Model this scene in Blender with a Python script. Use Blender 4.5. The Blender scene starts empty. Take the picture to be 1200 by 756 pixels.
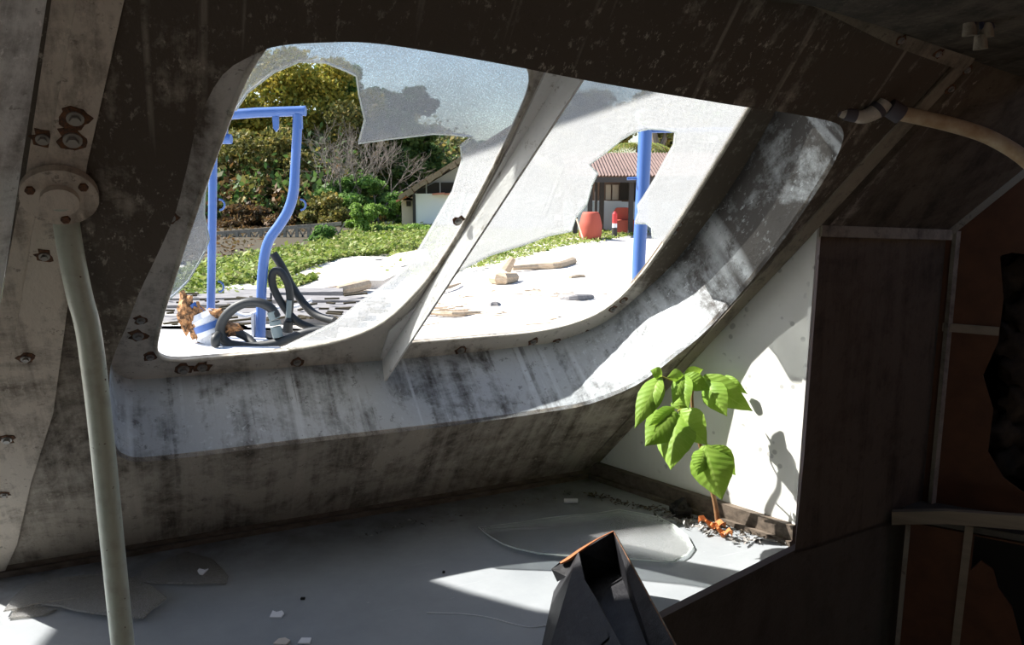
import bpy, bmesh, math, random
import numpy as np
from mathutils import Vector as V, Matrix
from mathutils.geometry import tessellate_polygon
random.seed(7); rng = np.random.default_rng(7)
C = bpy.context.scene.collection
sc = bpy.context.scene

# ------------------------------------------------------------------ camera, sky, sun, exposure
F = 965.0                                   # focal length in pixels of the 1200 px wide frame
PITCH = math.atan(168 / F)                  # camera looks 9.9 degrees down
cam = bpy.data.objects.new('camera', bpy.data.cameras.new('camera'))
cam.data.sensor_width = 36; cam.data.lens = F / 1200 * 36
cam.data.clip_start = 0.02; cam.data.clip_end = 500
cam.rotation_euler = (math.pi / 2 - PITCH, 0, 0)
C.objects.link(cam); sc.camera = cam

SUN_AZ, SUN_EL = math.radians(74), math.radians(44)
S = V((math.sin(SUN_AZ) * math.cos(SUN_EL), -math.cos(SUN_AZ) * math.cos(SUN_EL), -math.sin(SUN_EL)))
sun = bpy.data.objects.new('sun', bpy.data.lights.new('sun', 'SUN'))
sun.data.energy = 11.0; sun.data.angle = math.radians(0.6); sun.data.color = (1, .965, .91)
sun.rotation_euler = S.to_track_quat('-Z', 'Y').to_euler(); C.objects.link(sun)
w = bpy.data.worlds.new('sky'); sc.world = w; w.use_nodes = True
nt = w.node_tree
sky = nt.nodes.new('ShaderNodeTexSky'); sky.sky_type = 'NISHITA'; sky.sun_disc = False
sky.sun_elevation = SUN_EL; sky.sun_rotation = math.pi + SUN_AZ * -1 + math.pi
sky.air_density = 1.0; sky.dust_density = 1.2; sky.ozone_density = 1.5
nt.links.new(sky.outputs[0], nt.nodes['Background'].inputs[0])
nt.nodes['Background'].inputs[1].default_value = 0.19
sc.view_settings.view_transform = 'Standard'; sc.view_settings.look = 'None'
sc.view_settings.exposure = 0.38; sc.view_settings.gamma = 1.0; sc.view_settings.use_curve_mapping = False
sc.cycles.max_bounces = 12; sc.cycles.diffuse_bounces = 6; sc.cycles.transparent_max_bounces = 16
sc.cycles.use_denoising = True

# ------------------------------------------------------------------ geometry of the photograph
cP, sP = math.cos(PITCH), math.sin(PITCH)
def ray(x, y):
    u, v = x - 600, 378 - y
    return V((u, F * cP + v * sP, -F * sP + v * cP)) / F
def at(x, y, D):                            # point seen at pixel x, y, D metres ahead of the camera
    r = ray(x, y); return r * (D / r.y)
def hit(x, y, n, d):
    r = ray(x, y); return r * (d / n.dot(r))
def onz(x, y, z): return hit(x, y, V((0, 0, 1)), z)
ZS = -0.6                                   # console shelf top
ZD = -0.72                                  # foredeck outside
ZG = -2.4                                   # beach
A = onz(0, 672, ZS); B = onz(690, 556, ZS); CC = onz(932, 637, ZS)
e = (CC - B).normalized(); nE = V((-e.y, e.x, 0)); dE = nE.dot(B)
T = hit(960, 265, nE, dE)
nF = (B - A).cross(T - A).normalized()
if nF.y > 0: nF = -nF                       # into the cabin
dF = nF.dot(A)
b = (B - A).normalized(); up = b.cross(nF)
if up.z < 0: up = -up
def W(u, v, d=0.0): return A + b * u + up * v - nF * d      # u along the windscreen wall, v up its slope, d outwards
MF = Matrix((( b.x, up.x, -nF.x, A.x), (b.y, up.y, -nF.y, A.y), (b.z, up.z, -nF.z, A.z), (0, 0, 0, 1)))
def uv(x, y, d=0.0):
    p = hit(x, y, nF, dF - d) - A
    return (p.dot(b), p.dot(up))
I4 = Matrix.Identity(4)

# ------------------------------------------------------------------ helpers
WM = {}
def link(o, parent=None, M=None):
    M = M.copy() if M is not None else Matrix.Identity(4)
    C.objects.link(o); o.matrix_basis = M; WM[o.name] = M
    if parent is not None:
        o.parent = parent; o.matrix_parent_inverse = WM[parent.name].inverted()
    return o
def tag(o, label=None, cat=None, group=None, kind=None):
    if label: o['label'] = label
    if cat: o['category'] = cat
    if group: o['group'] = group
    if kind: o['kind'] = kind
    return o
def thing(name, label, cat, loc=(0, 0, 0), group=None):
    o = bpy.data.objects.new(name, None); o.empty_display_size = .05
    link(o, None, Matrix.Translation(V(loc))); return tag(o, label, cat, group)
class MB:
    def __init__(s): s.v = []; s.f = []; s.m = []; s.uv = []
    def add(s, vs, fs, m=0, uvs=None):
        k = len(s.v); s.v += [tuple(p) for p in vs]
        for f in fs: s.f.append(tuple(i + k for i in f)); s.m.append(m)
        s.uv += list(uvs) if uvs else [(0, 0)] * len(vs)
        return s
    def box(s, c, dx, dy, dz, m=0):          # c centre, dx dy dz half-axis vectors
        c, dx, dy, dz = V(c), V(dx), V(dy), V(dz)
        vs = [c + dx * i + dy * j + dz * k for k in (-1, 1) for j in (-1, 1) for i in (-1, 1)]
        return s.add(vs, [(0, 2, 3, 1), (4, 5, 7, 6), (0, 1, 5, 4), (2, 6, 7, 3), (0, 4, 6, 2), (1, 3, 7, 5)], m)
    def abox(s, lo, hi, m=0):
        lo, hi = V(lo), V(hi); c = (lo + hi) / 2; h = (hi - lo) / 2
        return s.box(c, (h.x, 0, 0), (0, h.y, 0), (0, 0, h.z), m)
    def bar(s, p, q, wd, th, upv=(0, 0, 1), m=0):
        p, q = V(p), V(q); d = (q - p); a = d.cross(V(upv)).normalized(); c = a.cross(d).normalized()
        return s.box((p + q) / 2, d / 2, a * wd / 2, c * th / 2, m)
    def tube(s, pts, r, seg=12, m=0, smooth=0, caps=True, closed=False):
        pts = [V(p) for p in pts]
        rr = list(r) if isinstance(r, (list, tuple)) else [r] * len(pts)
        if smooth:
            P, R = [], []
            n = len(pts)
            for i in range(n if closed else n - 1):
                g = (lambda k: pts[k % n]) if closed else (lambda k: pts[max(0, min(n - 1, k))])
                p0, p1, p2, p3 = g(i - 1), g(i), g(i + 1), g(i + 2)
                for k in range(smooth):
                    t = k / smooth
                    P.append(.5 * ((2 * p1) + (p2 - p0) * t + (2 * p0 - 5 * p1 + 4 * p2 - p3) * t * t + (3 * p1 - p0 - 3 * p2 + p3) * t ** 3))
                    R.append(rr[i] * (1 - t) + rr[(i + 1) % n] * t)
            if not closed: P.append(pts[-1]); R.append(rr[-1])
            pts, rr = P, R
        n = len(pts); vs = []; nrm = None
        for i in range(n):
            if closed: d = pts[(i + 1) % n] - pts[i - 1]
            else: d = pts[min(i + 1, n - 1)] - pts[max(i - 1, 0)]
            d.normalize()
            if nrm is None: nrm = d.orthogonal().normalized()
            nrm = (nrm - d * nrm.dot(d)).normalized(); bn = d.cross(nrm)
            vs += [pts[i] + (nrm * math.cos(2 * math.pi * k / seg) + bn * math.sin(2 * math.pi * k / seg)) * rr[i] for k in range(seg)]
        fs = []
        for i in range(n if closed else n - 1):
            j = (i + 1) % n
            fs += [(i * seg + k, i * seg + (k + 1) % seg, j * seg + (k + 1) % seg, j * seg + k) for k in range(seg)]
        if caps and not closed:
            fs += [tuple(range(seg))[::-1], tuple((n - 1) * seg + k for k in range(seg))]
        return s.add(vs, fs, m)
    def plate(s, outer, holes=(), t=.01, w0=0.0, mp=None, m=0):   # 2-D outline with holes, thickness t along +w
        loops = [[V((p[0], p[1], 0)) for p in L] for L in [outer] + list(holes)]
        tri = tessellate_polygon(loops)
        flat = [p for L in loops for p in L]; n = len(flat)
        mp = mp or (lambda x, y, z: V((x, y, z)))
        vs = [mp(p.x, p.y, w0) for p in flat] + [mp(p.x, p.y, w0 + t) for p in flat]
        fs = [tuple(q) for q in tri] + [tuple(i + n for i in q[::-1]) for q in tri]
        k = 0
        for L in loops:
            for i in range(len(L)):
                j = (i + 1) % len(L); fs.append((k + i, k + j, k + j + n, k + i + n))
            k += len(L)
        return s.add(vs, fs, m, [(p.x, p.y) for p in flat] * 2)
    def build(s, name, mats, parent=None, M=None, smooth=False, recalc=True):
        me = bpy.data.meshes.new(name); me.from_pydata(s.v, [], s.f)
        if not isinstance(mats, (list, tuple)): mats = [mats]
        for q in mats: me.materials.append(q)
        me.polygons.foreach_set('material_index', s.m)
        ul = me.uv_layers.new(name='UVMap')
        li = np.empty(len(me.loops), dtype=np.int32); me.loops.foreach_get('vertex_index', li)
        ul.data.foreach_set('uv', np.array(s.uv, dtype=np.float32)[li].ravel())
        if recalc:
            bm = bmesh.new(); bm.from_mesh(me); bmesh.ops.recalc_face_normals(bm, faces=bm.faces); bm.to_mesh(me); bm.free()
        if smooth:
            me.polygons.foreach_set('use_smooth', [True] * len(me.polygons))
            if smooth != 'all': me.set_sharp_from_angle(angle=math.radians(40))
        me.update()
        o = bpy.data.objects.new(name, me); return link(o, parent, M)
def copy(o, M, parent=None):
    c = o.copy(); c.parent = None; return link(c, parent, M)
def rounded(pts, radii, seg=8):             # polygon with rounded corners
    out = []; n = len(pts)
    for i in range(n):
        p0, p, p2 = V((*pts[i - 1], 0)), V((*pts[i], 0)), V((*pts[(i + 1) % n], 0))
        r = radii[i] if isinstance(radii, (list, tuple)) else radii
        a = (p0 - p); c = (p2 - p)
        k1 = min(r, a.length * .49); k2 = min(r, c.length * .49)
        q0 = p + a.normalized() * k1; q2 = p + c.normalized() * k2
        for j in range(seg + 1):
            t = j / seg; q = q0 * (1 - t) ** 2 + p * 2 * t * (1 - t) + q2 * t * t
            out.append((q.x, q.y))
    return out

# ------------------------------------------------------------------ materials
def mat(name, col, rough=.7, metal=0., spec=.3, build=None):
    m = bpy.data.materials.new(name); m.use_nodes = True
    p = m.node_tree.nodes['Principled BSDF']
    p.inputs['Base Color'].default_value = (*col, 1); p.inputs['Roughness'].default_value = rough
    p.inputs['Metallic'].default_value = metal; p.inputs['Specular IOR Level'].default_value = spec
    if build: build(m.node_tree, p)
    return m
def N(nt, t, **k):
    n = nt.nodes.new(t)
    for a, v in k.items():
        if a in n.inputs: n.inputs[a].default_value = v
        else: setattr(n, a, v)
    return n
def coords(nt, scale=(1, 1, 1), src='Object'):
    tc = N(nt, 'ShaderNodeTexCoord'); mp = N(nt, 'ShaderNodeMapping'); mp.inputs['Scale'].default_value = scale
    nt.links.new(tc.outputs[src], mp.inputs[0]); return mp.outputs[0]
def noise(nt, co, scale, detail=6, rough=.6):
    n = N(nt, 'ShaderNodeTexNoise'); n.inputs['Scale'].default_value = scale; n.inputs['Detail'].default_value = detail; n.inputs['Roughness'].default_value = rough
    nt.links.new(co, n.inputs['Vector']); return n.outputs['Fac']
def ramp(nt, fac, lo, hi, a=0., c=1.):
    r = N(nt, 'ShaderNodeMapRange'); r.inputs['From Min'].default_value = lo; r.inputs['From Max'].default_value = hi
    r.inputs['To Min'].default_value = a; r.inputs['To Max'].default_value = c
    nt.links.new(fac, r.inputs['Value']); return r.outputs[0]
def mixc(nt, fac, c1, c2):
    m = N(nt, 'ShaderNodeMix'); m.data_type = 'RGBA'
    for k, c in ((6, c1), (7, c2)):
        if isinstance(c, tuple): m.inputs[k].default_value = (*c, 1)
        else: nt.links.new(c, m.inputs[k])
    if isinstance(fac, float): m.inputs[0].default_value = fac
    else: nt.links.new(fac, m.inputs[0])
    return m.outputs[2]
def mth(nt, op, a, c=None):
    m = N(nt, 'ShaderNodeMath'); m.operation = op
    for i, x in enumerate((a, c)):
        if x is None: continue
        if isinstance(x, (int, float)): m.inputs[i].default_value = x
        else: nt.links.new(x, m.inputs[i])
    return m.outputs[0]
def bump(nt, p, h, strength=.3, dist=.004):
    bn = N(nt, 'ShaderNodeBump'); bn.inputs['Strength'].default_value = strength; bn.inputs['Distance'].default_value = dist
    nt.links.new(h, bn.inputs['Height']); nt.links.new(bn.outputs[0], p.inputs['Normal'])
def mildewed(name, base, dark, amount=.5, streak=.3, specks=.5, grey=None, rough=.75, spec=.3, grad=None, runs=0., gradx=None):
    # painted fibreglass overgrown with mildew: blotches, runs down the slope (local y), flaked specks
    def bld(nt, p):
        co = coords(nt)
        wn_ = N(nt, 'ShaderNodeTexNoise'); wn_.inputs['Scale'].default_value = 5; wn_.inputs['Detail'].default_value = 10; wn_.inputs['Roughness'].default_value = .72; wn_.inputs['Distortion'].default_value = 1.2
        nt.links.new(co, wn_.inputs['Vector']); big = wn_.outputs['Fac']
        mid = noise(nt, co, 22, 10, .75)
        st = noise(nt, coords(nt, (34, 2.2, 2.2)), 1.0, 6, .65)
        f = mth(nt, 'ADD', mth(nt, 'MULTIPLY', big, .6), mth(nt, 'MULTIPLY', mid, .4))
        f = mth(nt, 'ADD', f, mth(nt, 'MULTIPLY', mth(nt, 'SUBTRACT', st, .5), streak))
        if grad:                            # darker towards the upper edge, paler below
            sp = N(nt, 'ShaderNodeSeparateXYZ'); nt.links.new(co, sp.inputs[0])
            f = mth(nt, 'ADD', f, ramp(nt, sp.outputs[1], grad[0], grad[1], grad[2], grad[3]))
        if gradx:                           # a darker patch at the right, on reveal and flange
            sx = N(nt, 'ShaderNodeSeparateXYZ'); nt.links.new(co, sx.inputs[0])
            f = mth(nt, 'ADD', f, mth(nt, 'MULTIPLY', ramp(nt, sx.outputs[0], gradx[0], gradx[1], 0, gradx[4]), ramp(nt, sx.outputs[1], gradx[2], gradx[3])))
        f = ramp(nt, f, .60 - amount * .35, .76 - amount * .35)
        c = mixc(nt, f, base, dark)
        fine = noise(nt, coords(nt, (1, .55, 1)), 105, 5, .75)
        pale = tuple(min(1, x * 1.3 + .03) for x in base)
        patch = ramp(nt, noise(nt, co, 6, 4), .40, .62)
        c = mixc(nt, mth(nt, 'MULTIPLY', ramp(nt, fine, .57, .64, 0, specks), patch), c, pale)
        if runs:
            rn = noise(nt, coords(nt, (42, 1.1, 1.1)), 1.0, 3, .5)
            c = mixc(nt, mth(nt, 'MULTIPLY', ramp(nt, rn, .60, .66, 0, runs), ramp(nt, mid, .38, .5)), c, pale)
            rd = noise(nt, coords(nt, (55, .9, .9)), 1.3, 3, .5)
            c = mixc(nt, mth(nt, 'MULTIPLY', ramp(nt, rd, .62, .68, 0, runs), ramp(nt, mid, .42, .56)), c, dark)
        bl = noise(nt, co, 60, 4, .8)
        c = mixc(nt, ramp(nt, bl, .60, .66, 0, .55), c, tuple(x * .8 for x in dark))
        nt.links.new(c, p.inputs['Base Color'])
        bump(nt, p, mth(nt, 'ADD', mid, mth(nt, 'MULTIPLY', fine, .6)), .5, .004)
    return mat(name, base, rough, 0, spec, bld)
M_front = mildewed('mildewed_windscreen_wall', (.42, .38, .32), (.095, .078, .060), .50, .40, .75, grad=(.1, .8, -.035, .13), runs=.32)
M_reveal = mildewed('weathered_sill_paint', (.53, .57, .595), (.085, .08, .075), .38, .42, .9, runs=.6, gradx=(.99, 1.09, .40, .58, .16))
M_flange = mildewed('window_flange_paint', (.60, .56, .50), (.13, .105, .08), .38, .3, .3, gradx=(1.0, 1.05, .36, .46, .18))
M_white = mildewed('white_painted_mullion', (.84, .83, .80), (.40, .35, .28), .10, .3, .3)
M_strip = mildewed('edge_strip_paint', (.60, .54, .46), (.13, .105, .08), .38, .4, .5)
M_leftw = mildewed('pale_left_wall', (.82, .83, .82), (.22, .21, .2), .34, .3, .9)
M_ceil = mildewed('ceiling_paint', (.13, .11, .085), (.028, .024, .018), .55, .2, .6)
M_dark = mildewed('dark_side_panel', (.095, .076, .055), (.032, .026, .019), .40, .5, .2, rough=.5, spec=.4)
M_brownp = mildewed('console_front_panel', (.08, .07, .055), (.05, .044, .034), .35, .3, .1, rough=.5)
M_slope = mildewed('slope_panel_paint', (.12, .10, .072), (.038, .032, .023), .45, .2, .2)
M_trim = mildewed('trim_strip_paint', (.27, .24, .185), (.09, .075, .06), .35, .3, .3)
def white_panel(nt, p):
    co = coords(nt)
    v = N(nt, 'ShaderNodeTexVoronoi'); v.inputs['Scale'].default_value = 52; nt.links.new(co, v.inputs['Vector'])
    big = noise(nt, co, 5, 5)
    spot = mth(nt, 'MULTIPLY', ramp(nt, v.outputs['Distance'], .18, .26, 1, 0), ramp(nt, noise(nt, co, 17, 2), .5, .56))
    spot = mth(nt, 'MULTIPLY', spot, .55)
    c = mixc(nt, ramp(nt, big, .4, .65, 0, .5), (.74, .74, .71), (.58, .58, .52))
    c = mixc(nt, spot, c, (.25, .25, .25))
    nt.links.new(c, p.inputs['Base Color'])
M_panel = mat('spotted_white_panel', (.7, .7, .68), .6, build=white_panel)
def shelf_m(nt, p):
    co = coords(nt); a = noise(nt, co, 4, 6); d = noise(nt, co, 60, 5, .7)
    c = mixc(nt, ramp(nt, a, .35, .65), (.225, .243, .257), (.295, .312, .325))
    c = mixc(nt, ramp(nt, d, .66, .74, 0, .5), c, (.7, .7, .68))
    sc_ = N(nt, 'ShaderNodeTexNoise'); sc_.inputs['Scale'].default_value = 1; sc_.inputs['Detail'].default_value = 3
    nt.links.new(coords(nt, (7, 240, 1)), sc_.inputs['Vector'])
    c = mixc(nt, ramp(nt, sc_.outputs['Fac'], .70, .76, 0, .25), c, (.66, .68, .7))
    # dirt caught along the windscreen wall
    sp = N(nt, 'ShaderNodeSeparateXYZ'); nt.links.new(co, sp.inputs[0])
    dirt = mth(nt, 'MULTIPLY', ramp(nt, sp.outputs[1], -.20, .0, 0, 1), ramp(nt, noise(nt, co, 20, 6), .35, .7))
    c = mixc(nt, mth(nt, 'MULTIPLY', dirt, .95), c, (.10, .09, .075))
    nt.links.new(c, p.inputs['Base Color'])
    nt.links.new(ramp(nt, d, .3, .7, .38, .6), p.inputs['Roughness'])
M_shelf = mat('grey_shelf_paint', (.4, .42, .45), .5, build=shelf_m)
def wood(name, c1, c2, sc_=(2, 40, 40), rough=.6):
    def bld(nt, p):
        n = noise(nt, coords(nt, sc_), 1.5, 6, .65)
        nt.links.new(mixc(nt, ramp(nt, n, .35, .68), c1, c2), p.inputs['Base Color']); bump(nt, p, n, .3, .003)
    return mat(name, c1, rough, build=bld)
M_base = wood('baseboard_wood', (.17, .135, .105), (.07, .056, .043), (6, 60, 60))
M_wood = wood('orange_plywood', (.10, .037, .013), (.068, .025, .009), (14, 14, 2))
M_cream = wood('cream_edge', (.26, .205, .14), (.19, .15, .10))
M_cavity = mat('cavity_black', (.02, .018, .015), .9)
M_insul = mildewed('torn_insulation', (.07, .045, .03), (.02, .014, .011), .5, 0, .2)
def polep(nt, p):
    co = coords(nt); n = noise(nt, co, 60, 4); sp = noise(nt, co, 150, 2)
    c = mixc(nt, ramp(nt, n, .5, .7, 0, .5), (.58, .65, .56), (.42, .44, .38))
    c = mixc(nt, ramp(nt, sp, .70, .74), c, (.10, .06, .04))
    nt.links.new(c, p.inputs['Base Color']); bump(nt, p, n, .2, .002)
M_pole = mat('pale_green_pole', (.5, .54, .44), .4, spec=.5, build=polep)
def rusty(nt, p):
    n = noise(nt, coords(nt), 160, 5, .7)
    nt.links.new(mixc(nt, ramp(nt, n, .35, .65), (.05, .035, .03), (.22, .10, .045)), p.inputs['Base Color']); bump(nt, p, n, .6, .003)
M_rust = mat('rust', (.2, .1, .05), .85, build=rusty)
M_bolt = mat('bolt_steel', (.32, .31, .29), .45, .6)
M_bluep = mat('blue_gloss_paint', (.10, .19, .62), .38, spec=.5, build=lambda nt, p: nt.links.new(
    mixc(nt, ramp(nt, noise(nt, coords(nt), 9, 6), .55, .75, 0, .45), (.05, .125, .36), (.13, .22, .45)), p.inputs['Base Color']))
M_hose = mat('black_rubber', (.018, .02, .02), .55, spec=.4)
M_clamp = mat('hose_coupling_grey', (.16, .2, .2), .5)
M_deck = mildewed('white_deck_paint', (.72, .73, .75), (.45, .45, .46), .15, .2, .2)
M_tape = mat('dark_tape', (.09, .085, .10), .6)
M_conduit = wood('cream_conduit', (.52, .43, .30), (.38, .26, .15), (30, 30, 30), .5)
M_elbow = mildewed('worn_cream_plastic', (.55, .50, .42), (.20, .17, .15), .3, .2, .3)
M_black = mildewed('scuffed_black_plastic', (.035, .035, .038), (.008, .008, .010), .66, .3, .25, rough=.5, spec=.3)
M_torn = mat('torn_edge', (.42, .16, .07), .9)
M_chip = mat('white_paint_chip', (.75, .76, .78), .6)
def acrylic(name, lo, hi, tint=(.93, .95, .95), bright=.50, scr=True):
    # weathered clear sheet: partly transparent, partly scattering, crazed with fine speckle
    m = bpy.data.materials.new(name); m.use_nodes = True; nt = m.node_tree; nt.nodes.remove(nt.nodes['Principled BSDF'])
    co = coords(nt); a = noise(nt, co, 620, 3, .8); g = noise(nt, co, 5, 5, .6)
    f = mth(nt, 'ADD', ramp(nt, a, .42, .62, lo, hi), ramp(nt, g, .35, .65, -.10, .12))
    if scr:
        s1 = noise(nt, coords(nt, (9, 300, 1)), 1, 2); mp = N(nt, 'ShaderNodeMapping'); mp.inputs['Rotation'].default_value = (0, 0, .9); mp.inputs['Scale'].default_value = (240, 5, 1)
        tc = N(nt, 'ShaderNodeTexCoord'); nt.links.new(tc.outputs['Object'], mp.inputs[0]); s2 = noise(nt, mp.outputs[0], 1, 2)
        f = mth(nt, 'ADD', f, ramp(nt, s2, .70, .74, 0, .22))
    f = mth(nt, 'MINIMUM', mth(nt, 'MAXIMUM', f, .02), .97)
    tr = N(nt, 'ShaderNodeBsdfTransparent'); tr.inputs[0].default_value = (*tint, 1)
    tl = N(nt, 'ShaderNodeBsdfTranslucent'); tl.inputs[0].default_value = (bright, bright, bright, 1)
    df = N(nt, 'ShaderNodeBsdfDiffuse'); df.inputs[0].default_value = (bright, bright, bright, 1)
    gl = N(nt, 'ShaderNodeBsdfGlossy'); gl.inputs[0].default_value = (1, 1, 1, 1); gl.inputs['Roughness'].default_value = .25
    m1 = N(nt, 'ShaderNodeMixShader'); m1.inputs[0].default_value = .3; nt.links.new(tl.outputs[0], m1.inputs[1]); nt.links.new(df.outputs[0], m1.inputs[2])
    m2 = N(nt, 'ShaderNodeMixShader'); nt.links.new(f, m2.inputs[0]); nt.links.new(tr.outputs[0], m2.inputs[1]); nt.links.new(m1.outputs[0], m2.inputs[2])
    fr = N(nt, 'ShaderNodeFresnel'); fr.inputs[0].default_value = 1.18
    m3 = N(nt, 'ShaderNodeMixShader'); nt.links.new(fr.outputs[0], m3.inputs[0]); nt.links.new(m2.outputs[0], m3.inputs[1]); nt.links.new(gl.outputs[0], m3.inputs[2])
    nt.links.new(m3.outputs[0], nt.nodes['Material Output'].inputs[0]); return m
M_pane = acrylic('crazed_acrylic_pane', .26, .70)
M_pane2 = acrylic('frosted_acrylic_pane', .40, .86)
M_shard = acrylic('dusty_acrylic_shard', .16, .34, bright=.72, scr=False)
M_shardd = acrylic('dirty_acrylic_shard', .25, .55, tint=(.97, .96, .93), bright=.62, scr=False)
def edge_b(nt, p):
    t = N(nt, 'ShaderNodeBsdfTranslucent'); t.inputs[0].default_value = (.9, .93, .9, 1); mx = N(nt, 'ShaderNodeMixShader'); mx.inputs[0].default_value = .75
    nt.links.new(p.outputs[0], mx.inputs[1]); nt.links.new(t.outputs[0], mx.inputs[2]); nt.links.new(mx.outputs[0], nt.nodes['Material Output'].inputs[0])
M_edge = mat('cut_acrylic_edge', (.8, .83, .8), .4, build=edge_b)
M_gask = mildewed('perished_gasket', (.62, .58, .5), (.14, .10, .06), .4, .3, .4)
def isl(nt, p, cols, tl=.0, rough=.6):
    g = N(nt, 'ShaderNodeNewGeometry'); r = N(nt, 'ShaderNodeValToRGB'); r.color_ramp.interpolation = 'LINEAR'
    el = r.color_ramp.elements
    while len(el) < len(cols): el.new(.5)
    for i, c in enumerate(cols): el[i].position = i / (len(cols) - 1); el[i].color = (*c, 1)
    nt.links.new(g.outputs['Random Per Island'], r.inputs[0]); nt.links.new(r.outputs[0], p.inputs['Base Color'])
    if tl:
        t = N(nt, 'ShaderNodeBsdfTranslucent'); nt.links.new(r.outputs[0], t.inputs[0])
        mx = N(nt, 'ShaderNodeMixShader'); mx.inputs[0].default_value = tl
        nt.links.new(p.outputs[0], mx.inputs[1]); nt.links.new(t.outputs[0], mx.inputs[2]); nt.links.new(mx.outputs[0], nt.nodes['Material Output'].inputs[0])
def leaves(name, cols, tl=.35): return mat(name, cols[0], .6, build=lambda nt, p: isl(nt, p, cols, tl))
L_yellow = leaves('yellow_green_foliage', [(.13, .15, .025), (.30, .28, .04), (.46, .34, .05), (.18, .23, .04)])
L_olive = leaves('olive_foliage', [(.08, .09, .025), (.22, .20, .06), (.14, .155, .035), (.36, .26, .07)])
L_green = leaves('green_foliage', [(.06, .15, .03), (.12, .24, .045), (.20, .32, .08), (.05, .11, .03)])
L_dark = leaves('dark_green_foliage', [(.03, .07, .02), (.06, .12, .03), (.10, .17, .04), (.04, .07, .02)])
L_lime = leaves('lime_foliage', [(.16, .28, .04), (.24, .38, .07), (.13, .22, .04), (.30, .42, .12)])
L_brown = leaves('dry_brown_foliage', [(.10, .055, .02), (.16, .09, .035), (.06, .04, .02), (.13, .10, .04)])
L_grass = leaves('grass_leaves', [(.11, .18, .025), (.19, .26, .04), (.27, .31, .07), (.14, .20, .04), (.34, .32, .13)])
L_palm = leaves('palm_fronds', [(.14, .20, .04), (.24, .28, .06), (.32, .28, .09), (.08, .12, .03)])
M_bark = wood('grey_bark', (.22, .18, .14), (.11, .09, .07), (20, 20, 3), .9)
M_twig = wood('bleached_twigs', (.26, .23, .20), (.16, .135, .11), (9, 9, 9), .9)
def sand(nt, p):
    co = coords(nt); a = noise(nt, co, .5, 6); c_ = noise(nt, co, 6, 8, .7)
    c = mixc(nt, ramp(nt, a, .35, .65), (.68, .64, .59), (.60, .55, .48))
    c = mixc(nt, ramp(nt, c_, .62, .72, 0, .35), c, (.45, .36, .26))
    nt.links.new(c, p.inputs['Base Color']); bump(nt, p, c_, .4, .05)
M_sand = mat('beach_sand', (.8, .76, .7), .95, build=sand)
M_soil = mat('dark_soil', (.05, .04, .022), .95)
M_plank = wood('grey_driftwood', (.23, .22, .22), (.13, .125, .125), (3, 8, 8), .9)
M_drift = wood('tan_driftwood', (.50, .40, .29), (.34, .25, .17), (3, 20, 20), .9)
M_stone = mildewed('pale_slab_stone', (.66, .60, .53), (.42, .36, .30), .3, .1, .3)
M_hwall = mat('white_house_wall', (.80, .80, .78), .8)
M_hside = mat('beige_house_wall', (.48, .40, .31), .85)
M_grey = mat('grey_boards', (.36, .35, .32), .85)
M_roof1 = mildewed('mossy_tile_roof', (.23, .17, .11), (.12, .10, .05), .4, .2, .3)
M_rtile = mat('red_eave_tile', (.50, .20, .13), .8)
def corr(nt, p):
    n = noise(nt, coords(nt), 1.6, 6, .7)
    nt.links.new(mixc(nt, ramp(nt, n, .35, .7), (.165, .11, .095), (.11, .075, .063)), p.inputs['Base Color'])
M_roof2 = mat('rusted_corrugated_roof', (.4, .2, .17), .8, build=corr)
M_post = mat('dark_stained_post', (.045, .04, .038), .7)
M_half = mat('blue_grey_half_wall', (.50, .55, .60), .8)
M_red = mat('terracotta_red', (.40, .085, .055), .7)
M_redp = mat('red_post_paint', (.55, .05, .05), .6)
M_bridge = wood('weathered_bridge_timber', (.32, .28, .22), (.18, .155, .125), (8, 8, 8), .9)
M_conc = mildewed('mossy_concrete', (.42, .38, .33), (.2, .18, .15), .4, .3, .3)
M_black2 = mat('dark_opening', (.03, .025, .02), .8)
M_inner = mat('brown_veranda_wall', (.22, .14, .10), .8)
M_cable = mat('dark_blue_cable', (.02, .025, .05), .5)

# ------------------------------------------------------------------ the cabin shell
def spline(P, k=4):
    out = []; n_ = len(P); Q = [V((*p, 0)) for p in P]
    for i in range(n_):
        p0, p1, p2, p3 = Q[i - 1], Q[i], Q[(i + 1) % n_], Q[(i + 2) % n_]
        for j in range(k):
            t = j / k; q = .5 * ((2 * p1) + (p2 - p0) * t + (2 * p0 - 5 * p1 + 4 * p2 - p3) * t * t + (3 * p1 - p0 - 3 * p2 + p3) * t ** 3); out.append((q.x, q.y))
    return out
OPEN = spline([(.186, .467), (.181, .376), (.182, .30), (.192, .275), (.215, .262), (.30, .258), (.434, .257), (.58, .253), (.733, .251), (.86, .255), (.945, .263), (1.025, .305), (1.070, .373), (1.112, .463), (1.140, .622), (1.143, .769), (1.132, .835), (1.112, .865), (1.08, .876), (1.0, .886), (.926, .892), (.80, .905), (.698, .916), (.59, .93), (.5, .94), (.443, .944), (.402, .941), (.363, .935), (.341, .925), (.312, .901), (.291, .85), (.28, .793), (.267, .73), (.248, .672), (.226, .61), (.21, .555), (.195, .51)], 3)
m = MB(); m.plate([(-.060, -.03), (1.09, -.04), (1.34, 1.10), (.208, 1.10)], [OPEN], .008, 0)
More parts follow.
